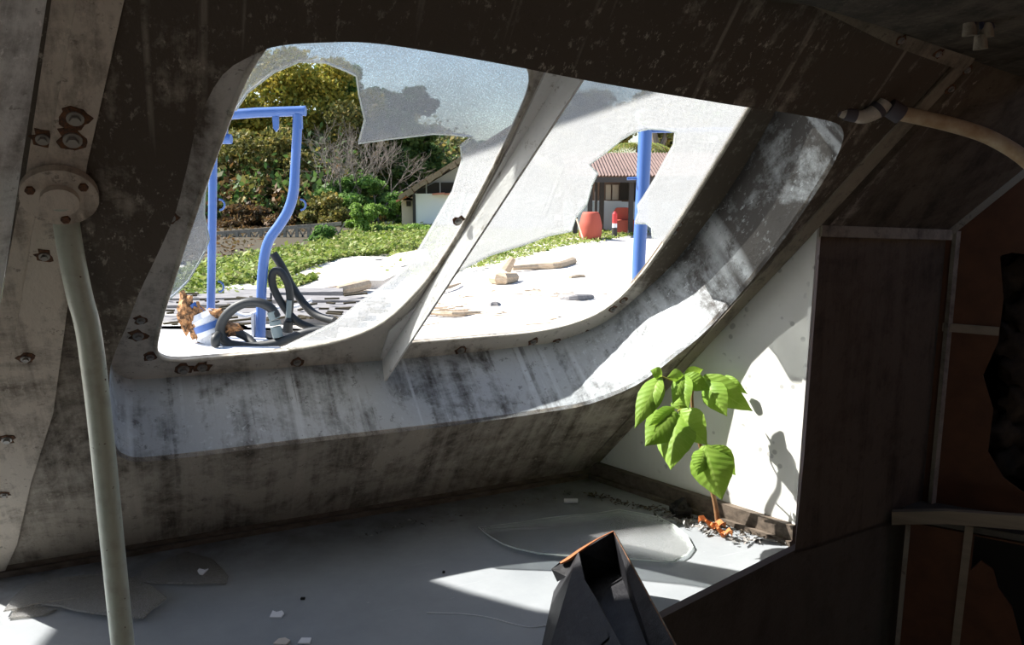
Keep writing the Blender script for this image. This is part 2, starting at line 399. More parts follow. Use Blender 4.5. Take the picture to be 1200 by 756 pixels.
# left edge follows the strip, so trim: polygon corners above are hidden behind strip, shelf and ceiling
wall_front = tag(m.build('wall_front', M_front, None, MF), 'mildewed sloping windscreen wall around the two broken windows', 'wall', None, 'structure')
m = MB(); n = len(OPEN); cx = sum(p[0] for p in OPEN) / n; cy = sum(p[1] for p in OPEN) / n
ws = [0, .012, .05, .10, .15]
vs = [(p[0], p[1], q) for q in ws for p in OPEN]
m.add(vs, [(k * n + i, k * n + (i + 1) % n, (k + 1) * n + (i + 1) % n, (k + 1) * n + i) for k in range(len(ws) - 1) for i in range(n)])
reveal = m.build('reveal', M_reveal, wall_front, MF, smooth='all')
reveal['label'] = 'pale grey sill and reveal streaked with mildew'
# window flange plate, 15 cm further out
W1 = rounded([(.236, .298), (.555, .298), (.655, .45), (.705, .70), (.722, .858), (.395, .872), (.358, .82), (.301, .612), (.252, .40)],
             [.05, .17, .10, .1, .075, .03, .05, .1, .05], 8)
W2 = rounded([(.612, .293), (.93, .291), (1.040, .355), (1.075, .56), (1.092, .862), (.765, .87), (.70, .70)],
             [.03, .10, .12, .10, .05, .05, .05], 8)
FL = [(cx + (p[0] - cx) * 1.04, cy + (p[1] - cy) * 1.05) for p in OPEN]
# push the two windows apart so that the mullion between them stays solid
W2 = [(max(x, .628 + (y - .29) * .262), y) for x, y in W2]
m = MB(); m.plate(FL, [W1, W2], .008, .15)
flange = m.build('window_flange', M_flange, wall_front, MF)
# mullion fin, a plate standing on the flange
m = MB()
r0, r1 = (.603, .245), (.757, .90)
def fp(u, v, d): return V((u, v, d))
fin = [(.590, .235, .105), (.770, .90, .105), (.770, .90, .15), (.5965, .235, .15)]
th = V((.0035, -.001, 0))
m.add([V(p) for p in fin] + [V(p) + th for p in fin], [(0, 1, 2, 3), (7, 6, 5, 4), (0, 4, 5, 1), (1, 5, 6, 2), (2, 6, 7, 3), (3, 7, 4, 0)])
mull = m.build('mullion_fin', M_white, wall_front, MF)
m = MB(); m.plate([(.5965, .262), (.608, .262), (.773, .90), (.735, .90), (.7285, .84), (.712, .72), (.6885, .60), (.664, .452), (.632, .385), (.600, .335)], [], -.004, .15)
mbase = m.build('mullion_base', M_white, wall_front, MF)
def gasket(L, r, w_):
    q = MB(); q.tube([V((x, y, w_)) for x, y in L], r, 6, closed=True); return q
def px_holes(pts, d=.155): return [uv(x, y, d) for x, y in pts]
def inside_clip(pts, L):                    # keep outline points inside the window outline
    def ins(p):
        c = False
        for i in range(len(L)):
            (x1, y1), (x2, y2) = L[i - 1], L[i]
            if (y1 > p[1]) != (y2 > p[1]) and p[0] < (x2 - x1) * (p[1] - y1) / (y2 - y1) + x1: c = not c
        return c
    return [p if ins(p) else min(((a[0] + (q[0] - a[0]) * t, a[1] + (q[1] - a[1]) * t) for a, q in zip(L, L[1:] + L[:1]) for t in (0, .25, .5, .75)), key=lambda q: (q[0] - p[0]) ** 2 + (q[1] - p[1]) ** 2) for p in pts]
def arc(L, p, q, sgn):                      # window outline from the point nearest p to the point nearest q
    i = min(range(len(L)), key=lambda k: (L[k][0] - p[0]) ** 2 + (L[k][1] - p[1]) ** 2)
    j = min(range(len(L)), key=lambda k: (L[k][0] - q[0]) ** 2 + (L[k][1] - q[1]) ** 2)
    out = [L[i]]
    while i != j: i = (i + sgn) % len(L); out.append(L[i])
    return out
def grow(L, k):
    a = sum(p[0] for p in L) / len(L); c = sum(p[1] for p in L) / len(L)
    return [(a + (p[0] - a) * k, c + (p[1] - c) * k) for p in L]
window_1 = tag(bpy.data.objects.new('window_1', None), 'left window, its acrylic broken to a top band, a right band and a left splinter', 'window', None, 'structure'); link(window_1, None, Matrix.Translation(W(.47, .58, .15)))
window_2 = tag(bpy.data.objects.new('window_2', None), 'right window, frosted acrylic with a jagged hole from middle to sill', 'window', None, 'structure'); link(window_2, None, Matrix.Translation(W(.87, .58, .15)))
gasket(W1, .0035, .1495).build('gasket', M_gask, window_1, MF, smooth='all')
gasket(W2, .0035, .1495).build('gasket', M_gask, window_2, MF, smooth='all')
G1, G2 = grow(W1, 1.02), grow(W2, 1.015)
# big left pane: top band, hanging tongue and right band
low1 = px_holes([(276, 128), (290, 107), (320, 84), (350, 71), (380, 72), (405, 82), (417, 88), (420, 110), (427, 140), (420, 167), (455, 162), (507, 156), (530, 157), (553, 160), (539, 171), (541, 188), (535, 207), (530, 224),
                 (515, 250), (500, 276), (480, 309), (460, 327), (444, 338), (418, 357), (392, 378), (365, 391), (338, 404)])
p0, p1 = low1[0], low1[-1]
edge = arc(G1, p1, p0, 1)
m = MB(); m.plate(edge + low1, [], .004, .153); m.build('pane_shard', M_pane, window_1, MF)
s1 = px_holes([(250, 186), (240, 225), (239, 250), (245, 279), (240, 294), (233, 307), (220, 329), (205, 344), (188, 357)])
edge = arc(G1, s1[-1], s1[0], -1)
m = MB(); m.plate(s1 + edge[1:-1], [], .004, .153); m.build('pane_shard', M_pane, window_1, MF)
# right pane: one frosted sheet broken out from the sill upwards
h2 = px_holes([(500, 334), (539, 316), (574, 298), (613, 286), (643, 275), (669, 270), (674, 254), (687, 238), (693, 216), (700, 202), (690, 192), (709, 178), (727, 163), (742, 154), (759, 150), (777, 151), (791, 154), (789, 170), (780, 186), (767, 210), (754, 231), (747, 241), (748, 249), (744, 261), (756, 261), (763, 266), (764, 278)])
edge = arc(G2, h2[-1], h2[0], 1)
m = MB(); m.plate(h2 + edge, [], .004, .153); m.build('pane_shard', M_pane2, window_2, MF)
def edge_line(pts, par):
    q = MB(); q.tube([V((x, y, .1525)) for x, y in pts], .0011, 5); q.build('broken_edge', M_edge, par, MF, smooth='all')
edge_line(low1, window_1); edge_line(s1, window_1); edge_line(h2, window_2)
# bolts with flaked rust rings
def bolt_mesh(rust_r, seed, bare=False):
    r_ = random.Random(seed); q = MB()
    ring = [(math.cos(t) * rust_r * r_.uniform(.6, 1.25), math.sin(t) * rust_r * r_.uniform(.6, 1.25)) for t in [k * 2 * math.pi / 14 for k in range(14)]]
    q.plate(ring, [], .0012, -.0012, m=0)
    q.plate([(math.cos(k * .4488) * .0075, math.sin(k * .4488) * .0075) for k in range(14)], [], .002, -.003, m=1)
    q.plate([(math.cos(k * math.pi / 3) * .0048, math.sin(k * math.pi / 3) * .0048) for k in range(6)], [], .004, -.007, m=1)
    return q
bolts = [bolt_mesh(.013, k).build('bolt', [M_rust, M_bolt], None, I4, True) for k in range(3)]
proto_used = [False] * 3
def bolt(u, v, d, par, k, s=1.0, rot=0.0):
    Mx = MF @ Matrix.Translation((u, v, d)) @ Matrix.Rotation(rot, 4, 'Z') @ Matrix.Scale(s, 4)
    o = bolts[k]
    if not proto_used[k]:
        proto_used[k] = True; o.parent = par; o.matrix_basis = Mx; o.matrix_parent_inverse = WM[par.name].inverted(); WM[o.name] = Mx
    else: copy(o, Mx, par)
for i, (x, y, s_) in enumerate([(200, 255, 1.1), (165, 375, 1.1), (162, 393, 1.4), (176, 418, 1.1), (215, 432, 1.6), (237, 430, 1.4), (348, 424, 1.2), (540, 410, 1.3), (625, 400, 1.1), (653, 400, .9), (687, 391, 1.2), (718, 362, 1.), (730, 352, .9), (790, 272, .9), (796, 263, .8)]):
    u_, v_ = uv(x, y, .15); bolt(u_, v_, .15, flange, i % 3, s_ * .72, i * 1.3)
u_, v_ = uv(537, 258, .15); bolt(u_, v_, .149, flange, 1, .8)

# edge strips at the left of the windscreen wall
def strip(name, pts, t, mt, par=None, lab=None):
    q = MB(); q.plate(pts, [], t, -t); o = q.build(name, mt, par, MF)
    return tag(o, lab, 'trim' if lab else None, None, 'structure' if lab else None)
tr1 = strip('trim_1', [(.202, .985), (.240, 1.0), (.190, .798), (.118, .408), (.075, .258), (.035, .09), (.0, -.01), (-.045, -.01), (-.022, .08), (.057, .384), (.131, .702)], .006, M_strip, None, 'bolted edge strip left of the windscreen wall, behind the pole')
tr2 = strip('trim_2', [(.182, .985), (.202, .985), (.131, .702), (.057, .384), (-.022, .08), (-.045, -.01), (-.056, -.01), (.031, .36), (.085, .585), (.122, .73), (.134, .769), (.179, .963)], .003, M_strip, None, 'narrow pale strip between the bolted edge strip and left wall')
for i, (x, y, s_) in enumerate([(88, 133, 1.0), (85, 158, 1.1), (52, 295, .7), (30, 415, .7), (8, 510, .8), (5, 575, .6)]):
    u_, v_ = uv(x, y); bolt(u_, v_, -.006, tr1, i % 3, s_, i)
u_, v_ = uv(50, 160); bolt(u_, v_, -.003, tr2, 2, .8, 2.)

# left wall: pale sheet turning back from the strips, with a side window beyond the frame
Pt, Pb = W(.181, .985), W(-.055, 0); l = (Pt - Pb); L_len = l.length; l.normalize()
b2 = V((-.62, -.785, 0)).normalized()
nL = b2.cross(l).normalized()
b2o = b2; l2 = nL.cross(b2).normalized()
if l2.z < 0: l2 = -l2
ML = Matrix(((b2.x, l2.x, nL.x, Pb.x), (b2.y, l2.y, nL.y, Pb.y), (b2.z, l2.z, nL.z, Pb.z), (0, 0, 0, 1)))
def lpar(p): q = p - Pb; return (q.dot(b2), q.dot(l2))
qb, qt = lpar(Pb - l * .05), lpar(Pt + l * .15)
sgn = 1 if nL.y > 0 or nL.x < 0 else -1
m = MB(); m.plate([qb, (1.6, -.05), (1.6, qt[1]), qt], [rounded([(.012, .05), (1.1, .05), (1.1, .60), (.065, .60)], [.04, .06, .06, .1])], .01 * sgn, 0)
tag(m.build('wall_left', M_leftw, None, ML), 'pale speckled wall at the left edge of the picture', 'wall', None, 'structure')

# white end panel, right of the shelf
ME = Matrix(((e.x, 0, nE.x, B.x), (e.y, 0, nE.y, B.y), (0, 1, 0, B.z), (0, 0, 0, 1)))
LE = (CC - B).length; hT = T.z - ZS; aT = (T - B).dot(e)
sgE = 1 if nE.dot(-B) < 0 else -1           # outwards
m = MB(); m.plate([(-.03, -.01), (LE, -.01), (aT, hT), (aT - .02, hT + .05), (-.12, .0)], [], .008 * sgE, 0)
wall_right = tag(m.build('wall_right', M_panel, None, ME), 'white spotted triangular end panel behind the seedling', 'wall', None, 'structure')
# dark side panel and the panel under the shelf edge
dd = V((.86, .5, 0)).normalized()
VT = T + dd * .345 + V((0, 0, -.018)); VB = V((VT.x, VT.y, ZS)); 
nD = V((dd.y, -dd.x, 0))                    # into the cabin
MD = Matrix(((dd.x, 0, -nD.x, CC.x), (dd.y, 0, -nD.y, CC.y), (0, 1, 0, ZS), (0, 0, 0, 1)))
def dpar(p): q = p - CC; return (q.dot(dd), q.z)
m = MB(); m.plate([(0, -.02), (.44, -.02), (dpar(VT)[0] + .02, dpar(VT)[1]), (0.004, dpar(T)[1])], [], .01, 0)
tag(m.build('wall_side', M_dark, None, MD), 'dark brown side panel right of the white end panel', 'wall', None, 'structure')
E0 = onz(782, 712, ZS)
edge_pts = [CC, E0, V((.08, .955, ZS)), V((-.02, .885, ZS)), V((-.14, .84, ZS)), V((-1.2, .80, ZS))]
m = MB()
pts = [CC + dd * .30] + edge_pts
for p, q in zip(pts, pts[1:]):
    d_ = (q - p).normalized(); k_ = V((-d_.y, d_.x, 0)) * .01
    if k_.y < 0: k_ = -k_
    m.add([p + V((0, 0, -.012)), q + V((0, 0, -.012)), V((q.x, q.y, -1.4)), V((p.x, p.y, -1.4)), p + k_ + V((0, 0, -.012)), q + k_ + V((0, 0, -.012)), V((q.x, q.y, -1.4)) + k_, V((p.x, p.y, -1.4)) + k_],
          [(0, 1, 2, 3), (7, 6, 5, 4), (0, 4, 5, 1), (2, 6, 7, 3), (1, 5, 6, 2), (0, 3, 7, 4)])
shelf = thing('console_shelf', 'grey painted console shelf below the windscreen, strewn with acrylic shards', 'shelf', (0, 1.2, ZS))
m.build('front_panel', M_brownp, shelf, None)
MS = Matrix(((b.x, -b.y, 0, A.x), (b.y, b.x, 0, A.y), (0, 0, 1, ZS), (0, 0, 0, 1)))
MSi = MS.inverted()
def spar(p): q = MSi @ V((p[0], p[1], ZS)); return (q.x, q.y)
m = MB(); m.plate([spar(p) for p in [A + V((-.4, -.12, 0)), B + V((.0, .03, 0))] + edge_pts], [], -.012, 0)
m.build('shelf_top', M_shelf, shelf, MS)
# cream lip along the visible shelf edge
# baseboards
def board(name, p, q, nrm, h, t, lab):
    k = MB(); d_ = q - p
    k.box((p + q) / 2 + V((0, 0, h / 2)) + nrm * t / 2, d_ / 2, nrm * t / 2, V((0, 0, h / 2)))
    k.box((p + q) / 2 + V((0, 0, h * .13)) + nrm * (t + .003), d_ / 2, nrm * .004, V((0, 0, h * .13)))
    return tag(k.build(name, M_base, None, None), lab, 'baseboard', None, 'structure')
nh = V((b.y, -b.x, 0))
board('baseboard_front', A - b * .3 + V((0, 0, 0)), B + b * .01, nh, .036, .014, 'dark wooden batten along the foot of the windscreen wall')
nEi = V((-nE.x, -nE.y, 0)) if sgE == 1 else nE.copy()
board('baseboard_right', B - e * .01, CC, nEi, .034, .012, 'brown wooden batten along the foot of the white panel')
# sloping panel over the dark side panel
TR = hit(1138, 72, nF, dF)
nSl = (VT - T).cross(TR - T).normalized()
wd = V((.86, -.5, 0)).normalized(); nW = V((.5, .86, 0)).normalized()
dg = nSl.cross(nW).normalized()
if dg.z < 0: dg = -dg
upl = (TR - T).normalized()
m = MB()
def slab(q, pts, off):
    n_ = len(pts); off = V(off); q.add(list(pts) + [p + off for p in pts], [tuple(range(n_)), tuple(range(n_, 2 * n_))[::-1]] + [(i, (i + 1) % n_, (i + 1) % n_ + n_, i + n_) for i in range(n_)]); return q
so = nSl if nSl.dot(-T) < 0 else -nSl
slab(m, [T - dd * .03, VT, VT + dg * .62, TR + dg * .35 + upl * .25, TR + upl * .25 - dd * .03], so * .008)
tag(m.build('ceiling_slope', M_slope, None, None), 'dark sloping panel below the ceiling at upper right', 'ceiling panel', None, 'structure')
# ceiling
c0, c1 = W(.95, 1.03), W(1.30, .965)
cb = W(-.2, 1.05)
m = MB(); slab(m, [W(1.42, .955), W(.95, 1.028), W(-.3, 1.05), V((-1.6, -.6, .26)), V((1.5, -.6, .26))], (0, 0, .012))
tag(m.build('ceiling', M_ceil, None, None), 'dark mildewed ceiling at the top right', 'ceiling', None, 'structure')
def flat_strip(name, p, q, wid, t, upv, mt, lab):
    k = MB(); k.bar(p, q, wid, t, upv); return tag(k.build(name, mt, None, None), lab, 'trim', None, 'structure')
tp, tq = hit(905, -30, nF, dF), hit(1136, 76, nF, dF)
tc_ = strip('trim_3', [uv(940, -22), uv(975, -4), uv(1050, 34), uv(1140, 66), uv(1128, 82), uv(1045, 52), uv(968, 14), uv(930, -6)], .005, M_trim, None, 'batten along the seam between windscreen wall and ceiling')
tr_edge = strip('trim_4', [uv(1140, 70), uv(1050, 166), uv(958, 266), uv(830, 402), uv(700, 540), uv(692, 538), uv(822, 396), uv(944, 262), uv(1036, 160), uv(1122, 74)], .003, M_trim, None, 'thin strip down the right edge of the windscreen wall')
for i, (x, y) in enumerate([(1112, 102), (1131, 80)]):
    u_, v_ = uv(x, y); bolt(u_, v_, -.004, tr_edge, i, .6)
for i, (x, y) in enumerate([(1052, 44), (1096, 60)]):
    u_, v_ = uv(x, y); bolt(u_, v_, -.006, tc_, i + 1, .6)
flat_strip('trim_5', T + nD * .004 + V((0, 0, -.007)), VT + nD * .004 + V((0, 0, -.007)), .018, .005, nD, M_trim, 'horizontal strip along the top of the dark side panel')
flat_strip('trim_6', VT + nD * .006 + wd * .004, VB + nD * .006 + wd * .004, .014, .008, nD, M_trim, 'upright strip between dark side panel and brown plywood wall')
flat_strip('trim_7', VT - nW * .006, VT + dg * .60 - nW * .006, .014, .008, nW, M_trim, 'slanting strip between sloping panel and brown plywood wall')
flat_strip('trim_8', VT + wd * .0 - nW * .004 + V((0, 0, -.172)), VT + wd * .088 - nW * .004 + V((0, 0, -.172)), .015, .004, nW, M_cream, 'short pale strip across the brown plywood wall')
flat_strip('trim_9', T + nEi * .002 + e * -.004, CC + nEi * .002 - e * .004, .006, .003, nE, M_panel, 'thin edge strip where white panel meets dark side panel')
# brown plywood wall with a torn hole
MW = Matrix(((wd.x, 0, nW.x, VT.x), (wd.y, 0, nW.y, VT.y), (0, 1, 0, 0), (0, 0, 0, 1)))
def wpix(x, y): p = hit(x, y, nW, nW.dot(VT)); q = p - VT; return (q.dot(wd), p.z)
r_ = random.Random(3)
hole_px = [(1172, 300), (1186, 296), (1215, 300), (1240, 360), (1240, 520), (1235, 580), (1215, 588), (1196, 575), (1176, 560), (1158, 530), (1164, 480), (1152, 440), (1170, 400), (1176, 350)]
m = MB(); m.plate([(-.02, -1.4), (1.2, -1.4), (1.2, .3), (-.02, .3)], [[wpix(*q) for q in hole_px]], .006, 0)
wall_wood = tag(m.build('wall_wood', M_wood, None, MW), 'orange brown plywood wall with a torn hole at the right edge', 'wall', None, 'structure')
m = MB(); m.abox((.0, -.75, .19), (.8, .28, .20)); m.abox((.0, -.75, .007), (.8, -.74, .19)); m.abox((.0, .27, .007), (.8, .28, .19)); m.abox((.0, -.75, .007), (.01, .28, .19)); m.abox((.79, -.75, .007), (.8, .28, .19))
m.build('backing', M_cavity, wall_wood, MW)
m = MB()
for k in range(7):                          # crumpled insulation bulging in the hole
    c_ = V((wpix(1185 + r_.uniform(-8, 30), 330 + k * 38)[0], wpix(1190, 330 + k * 38)[1], .085))
    g = bmesh.new(); bmesh.ops.create_icosphere(g, subdivisions=3, radius=.040)
    for v_ in g.verts: v_.co = v_.co * (1 + .45 * math.sin(v_.co.x * 160 + k) * math.sin(v_.co.y * 140 + 2 * k) * math.cos(v_.co.z * 120)) + c_
    g.verts.ensure_lookup_table(); m.add([v_.co.copy() for v_ in g.verts], [tuple(v_.index for v_ in f.verts) for f in g.faces]); g.free()
ins = m.build('torn_insulation', M_insul, wall_wood, MW, smooth='all'); ins['kind'] = 'stuff'
# low cabinet in front of the plywood wall
K0 = V((.705, 1.40, 0)); 
MK = Matrix(((wd.x, 0, nW.x, K0.x), (wd.y, 0, nW.y, K0.y), (0, 1, 0, 0), (0, 0, 0, 1)))
def kpix(x, y): p = hit(x, y, nW, nW.dot(K0)); q = p - K0; return (q.dot(wd), p.z)
cab = thing('low_cabinet', 'low plywood cabinet with cream edged top below the brown wall', 'cabinet', (K0.x, K0.y, -1.4))
m = MB(); q0, q1 = kpix(1046, 597), kpix(1200, 602); q2, q3 = kpix(1200, 618), kpix(1046, 612)
m.plate([q0, kpix(1110, 596), q1, (.9, q1[1] - .03), (.9, q2[1] - .03), q2, kpix(1110, 611), q3], [], .014, -.014); m.build('top_edge', M_cream, cab, MK)
m = MB(); m.plate([(-.005, q0[1] - .006), (.9, q1[1] - .03), (.9, q1[1] - .045), (-.005, q0[1] - .016)], [], .09, 0); m.build('cabinet_top', M_brownp, cab, MK)
hole_k = [kpix(*q) for q in [(1142, 628), (1260, 652), (1260, 800), (1200, 765), (1186, 712), (1170, 690), (1164, 668), (1150, 658), (1138, 668)]]
m = MB(); m.plate([kpix(1064, 612), (.9, kpix(1064, 612)[1]), (.9, -1.4), (kpix(1052, 756)[0] - .004, -1.4)], [hole_k], .006, 0); m.build('door_panel', M_wood, cab, MK)
m = MB(); k1, k2 = kpix(1138, 616), kpix(1121, 760); kk = V((k2[0] - k1[0], k2[1] - k1[1], 0)); kk = V((k1[0], k1[1], 0)) + kk * 2.2
m.plate([(k1[0] - .009, k1[1]), (k1[0] + .004, k1[1]), (kk.x + .004, kk.y), (kk.x - .009, kk.y)], [], .006, -.006); m.build('edge_strip', M_cream, cab, MK)
m = MB(); k1, k2 = kpix(1066, 614), kpix(1052, 756)
m.plate([(k1[0] - .006, k1[1]), (k1[0] + .002, k1[1]), (k2[0] + .002, -1.4), (k2[0] - .006, -1.4)], [], .005, -.005); m.build('edge_strip', M_trim, cab, MK)
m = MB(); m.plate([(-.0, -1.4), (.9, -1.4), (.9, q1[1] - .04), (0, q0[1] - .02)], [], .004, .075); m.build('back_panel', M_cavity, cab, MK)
# rest of the cabin behind the camera
m = MB(); m.abox((-2.4, -2.5, -1.42), (2.2, 1.75, -1.40)); tag(m.build('floor', M_brownp, None, None), 'dark cabin floor below the console', 'floor', None, 'structure')
m = MB()
m.plate([(-2.2, -1.42), (2.2, -1.42), (2.2, .6), (-2.2, .6)], [[(-.1, -1.35), (.6, -1.35), (.6, -.05), (-.1, -.05)]], .02, 0)  # unseen opening, added to let fill light in from behind
tag(m.build('wall_back', M_slope, None, Matrix(((1, 0, 0, 0), (0, 0, 1, -2.3), (0, 1, 0, 0), (0, 0, 0, 1)))), 'cabin wall behind the viewer, with an opening added for fill light', 'wall', None, 'structure')
m = MB(); m.abox((-2.3, -2.3, .30), (2.2, -.45, .32)); tag(m.build('ceiling_rear', M_slope, None, None), 'rear ceiling behind the viewer', 'ceiling', None, 'structure')
m = MB(); m.plate([(-2.3, -1.42), (1.2, -1.42), (1.2, .4), (-2.3, .4)], [], .02, 0); tag(m.build('wall_starboard', M_wood, None, Matrix(((0, 0, 1, 1.75), (1, 0, 0, 0), (0, 1, 0, 0), (0, 0, 0, 1)))), 'plywood side wall out of view on the right', 'wall', None, 'structure')
m = MB(); m.abox((-2.22, -2.3, -1.42), (-2.2, .2, .4)); tag(m.build('wall_port', M_leftw, None, None), 'side wall out of view on the left', 'wall', None, 'structure')
# brow is an unseen plate added and shaped to shade the windscreen
ZV = .62
def sun_blocker(u, v):
    p = W(u, v, .15); return p - S * ((ZV - p.z) / -S.z)
cur = [(.315, .16), (.335, .33), (.36, .42), (.41, .465), (.44, .53), (.60, .66), (.80, .75), (1.0, .84), (1.3, .93)]
pts = [sun_blocker(*q) for q in cur]
pts = pts + [V((pts[-1].x, .3, ZV)), V((-1.75, .3, ZV)), V((pts[0].x - .35, pts[0].y, ZV))]
m = MB(); slab(m, pts, (0, 0, .03)); m.abox((-.9, .35, .2), (-.84, .41, ZV)); m.abox((.5, .35, .2), (.56, .41, ZV))
tag(m.build('sun_blocker_plate', M_white, None, None), 'unseen plate added above the windscreen to shade it', 'roof', None, 'structure')

# ------------------------------------------------------------------ things inside the cabin
# upright pole with its flange
u_, v_ = uv(70, 219); fl = W(u_, v_, -.004)
pole = thing('grab_pole', 'pale green upright pole with a round flange, in front of the left strips', 'pole', fl)
Rf = nF.to_track_quat('Z', 'Y').to_matrix().to_4x4()
m = MB()
for r_o, z0, z1 in ((.034, .004, .013),):
    k = 28; m.plate([(math.cos(i * 2 * math.pi / k) * r_o, math.sin(i * 2 * math.pi / k) * r_o) for i in range(k)], [], z1 - z0, z0)
m.tube([(0, 0, .011), (0, 0, .02)], .017, 16)
m.build('flange', M_strip, pole, Matrix.Translation(fl) @ Rf, smooth=True)
for k in range(3):
    a_ = .6 + k * 2.1; q = MB(); q.plate([(math.cos(i * math.pi / 3) * .0045, math.sin(i * math.pi / 3) * .0045) for i in range(6)], [], .003, .0)
    q.build('screw', M_rust, pole, Matrix.Translation(fl) @ Rf @ Matrix.Translation((math.cos(a_) * .026, math.sin(a_) * .026, .013)))
f1 = fl + nF * .014
pp = [f1, at(74, 236, .835), at(82, 290, .83), at(93, 345, .83), at(101, 375, .832), at(107, 410, .835), at(118, 500, .84), at(131, 630, .845), at(144, 756, .85), at(158, 880, .85)]
pp.append(V((pp[-1].x + .01, pp[-1].y, -1.40)))
m = MB(); m.tube(pp, [.0122] * len(pp), 18, smooth=5); m.build('pole', M_pole, pole, None, smooth=True)

# conduit with taped joint at the upper right
cn = hit(1045, 128, nF, dF) + nF * .035
cond = thing('conduit_pipe', 'cream conduit pipe bending down below the ceiling at upper right', 'pipe', cn)
dC = cn.y
def cp(x, y, k=0.0): return at(x, y, dC + k)
m = MB(); m.tube([cp(1046, 131), cp(1075, 137), cp(1110, 145), cp(1150, 157), cp(1180, 172, -.01), cp(1205, 190, -.02), cp(1240, 225, -.03), cp(1260, 300, -.03)], .0098, 14, smooth=5)
m.build('pipe', M_conduit, cond, None, smooth=True)
m = MB(); m.tube([cp(1042, 126), cp(1050, 131), cp(1056, 135)], .0125, 14); m.build('pipe_collar', M_tape, cond, None, smooth=True)
hose2 = thing('taped_connector', 'short cream elbow connector wrapped with dark tape beside the conduit', 'connector', cp(1005, 134))
pts = [cp(962, 126), cp(980, 130), cp(998, 135), cp(1010, 137), cp(1022, 133), cp(1032, 127), cp(1038, 120)]
m = MB(); m.tube(pts, [.0055, .0068, .0075, .009, .0105, .0105, .0095], 14, smooth=5); m.build('elbow', M_elbow, hose2, None, smooth=True)
for q0, q1, r0_ in (((977, 129), (984, 131), .0078), ((990, 133), (1003, 136), .0088), ((1026, 131), (1031, 126.5), .0116)):
    m = MB(); m.tube([cp(*q0), cp(*q1)], r0_, 14); m.build('tape_band', M_tape, hose2, None, smooth=True)
cb_ = thing('cable_bundle', 'dark blue cables dropping through pale clamps at the top right corner', 'cable', at(1150, 20, .95))
for k in range(3):
    m = MB(); m.tube([at(1150 + k * 6, -12, .93), at(1146 + k * 5, 8, .94), at(1143 + k * 7, 20, .94), at(1139 + k * 12, 33, .945)], .003, 8, smooth=4); m.build('cable', M_cable, cb_, None, smooth=True)
for k, (x, y) in enumerate([(1136, 34), (1156, 36), (1149, 50)]):
    m = MB(); m.tube([at(x, y - 9, .945), at(x, y + 8, .945)], [.006, .0075], 10); m.build('clamp', M_trim, cb_, None, smooth=True)

# torn black open box leaning at the shelf edge
bx = thing('black_open_box', 'torn black open topped box tilted on the shelf edge in the foreground', 'box', onz(690, 740, ZS))
R1, R2 = at(679, 647, 1.10), at(719, 623, 1.13)
R4, R3 = at(742, 800, .79), at(815, 800, .79)
BL = onz(650, 695, ZS + .004); BR = at(724, 664, 1.13); BL2 = BL + (onz(637, 756, ZS + .004) - BL) * 2.6; BR2 = at(785, 830, .80)
ax = R3 - R2
def wall(name, pts, mt=M_black):
    q = MB(); pts = [V(p) for p in pts]; n_ = (pts[1] - pts[0]).cross(pts[2] - pts[0]).normalized(); slab(q, pts, n_ * .003); return q.build(name, mt, bx, None)
wall('end_wall', [R1, R2, BR, BL])
wall('right_wall', [R2, R3, BR2, BR])
wall('left_wall', [R1, R1.lerp(R4, .25) + V((-.006, 0, -.004)), R1.lerp(R4, .5), R1.lerp(R4, .75) + V((.004, 0, 0)), R4, BL2, BL])
wall('inner_floor', [BL, BR, BR2, BL2])
q = MB(); pr = [R1.lerp(R4, .62) + nh * .002, R1.lerp(R4, .70), BL.lerp(BL2, .8) + V((0, -.004, .01)), BL.lerp(BL2, .66) + V((0, -.004, .02)), BL.lerp(BL2, .6).lerp(R1.lerp(R4, .6), .5)]
slab(q, [p + V((-.006, -.003, 0)) for p in pr], (0, -.002, 0)); q.build('loose_lining', M_black, bx, None)
m = MB(); m.add([R1, at(656, 659, 1.10), at(646, 667, 1.10), at(653, 682, 1.095), at(664, 676, 1.085), at(676, 690, 1.08), at(684, 672, 1.085)], [(0, 1, 2), (0, 2, 4), (2, 3, 4), (0, 4, 6), (4, 5, 6)])
m.build('torn_flap', M_black, bx, None)
m = MB(); m.tube([at(719, 622.5, 1.128), at(700, 632, 1.112), at(680, 645, 1.099), at(668, 654, 1.096), at(657, 660, 1.097)], [.0008, .0012, .0028, .0035, .002], 5, smooth=3); m.build('torn_edge', M_torn, bx, None)
m = MB(); m.tube([R2, R2 + ax * .6, R3], .0008, 5); m.build('worn_rim', M_rust, bx, None)

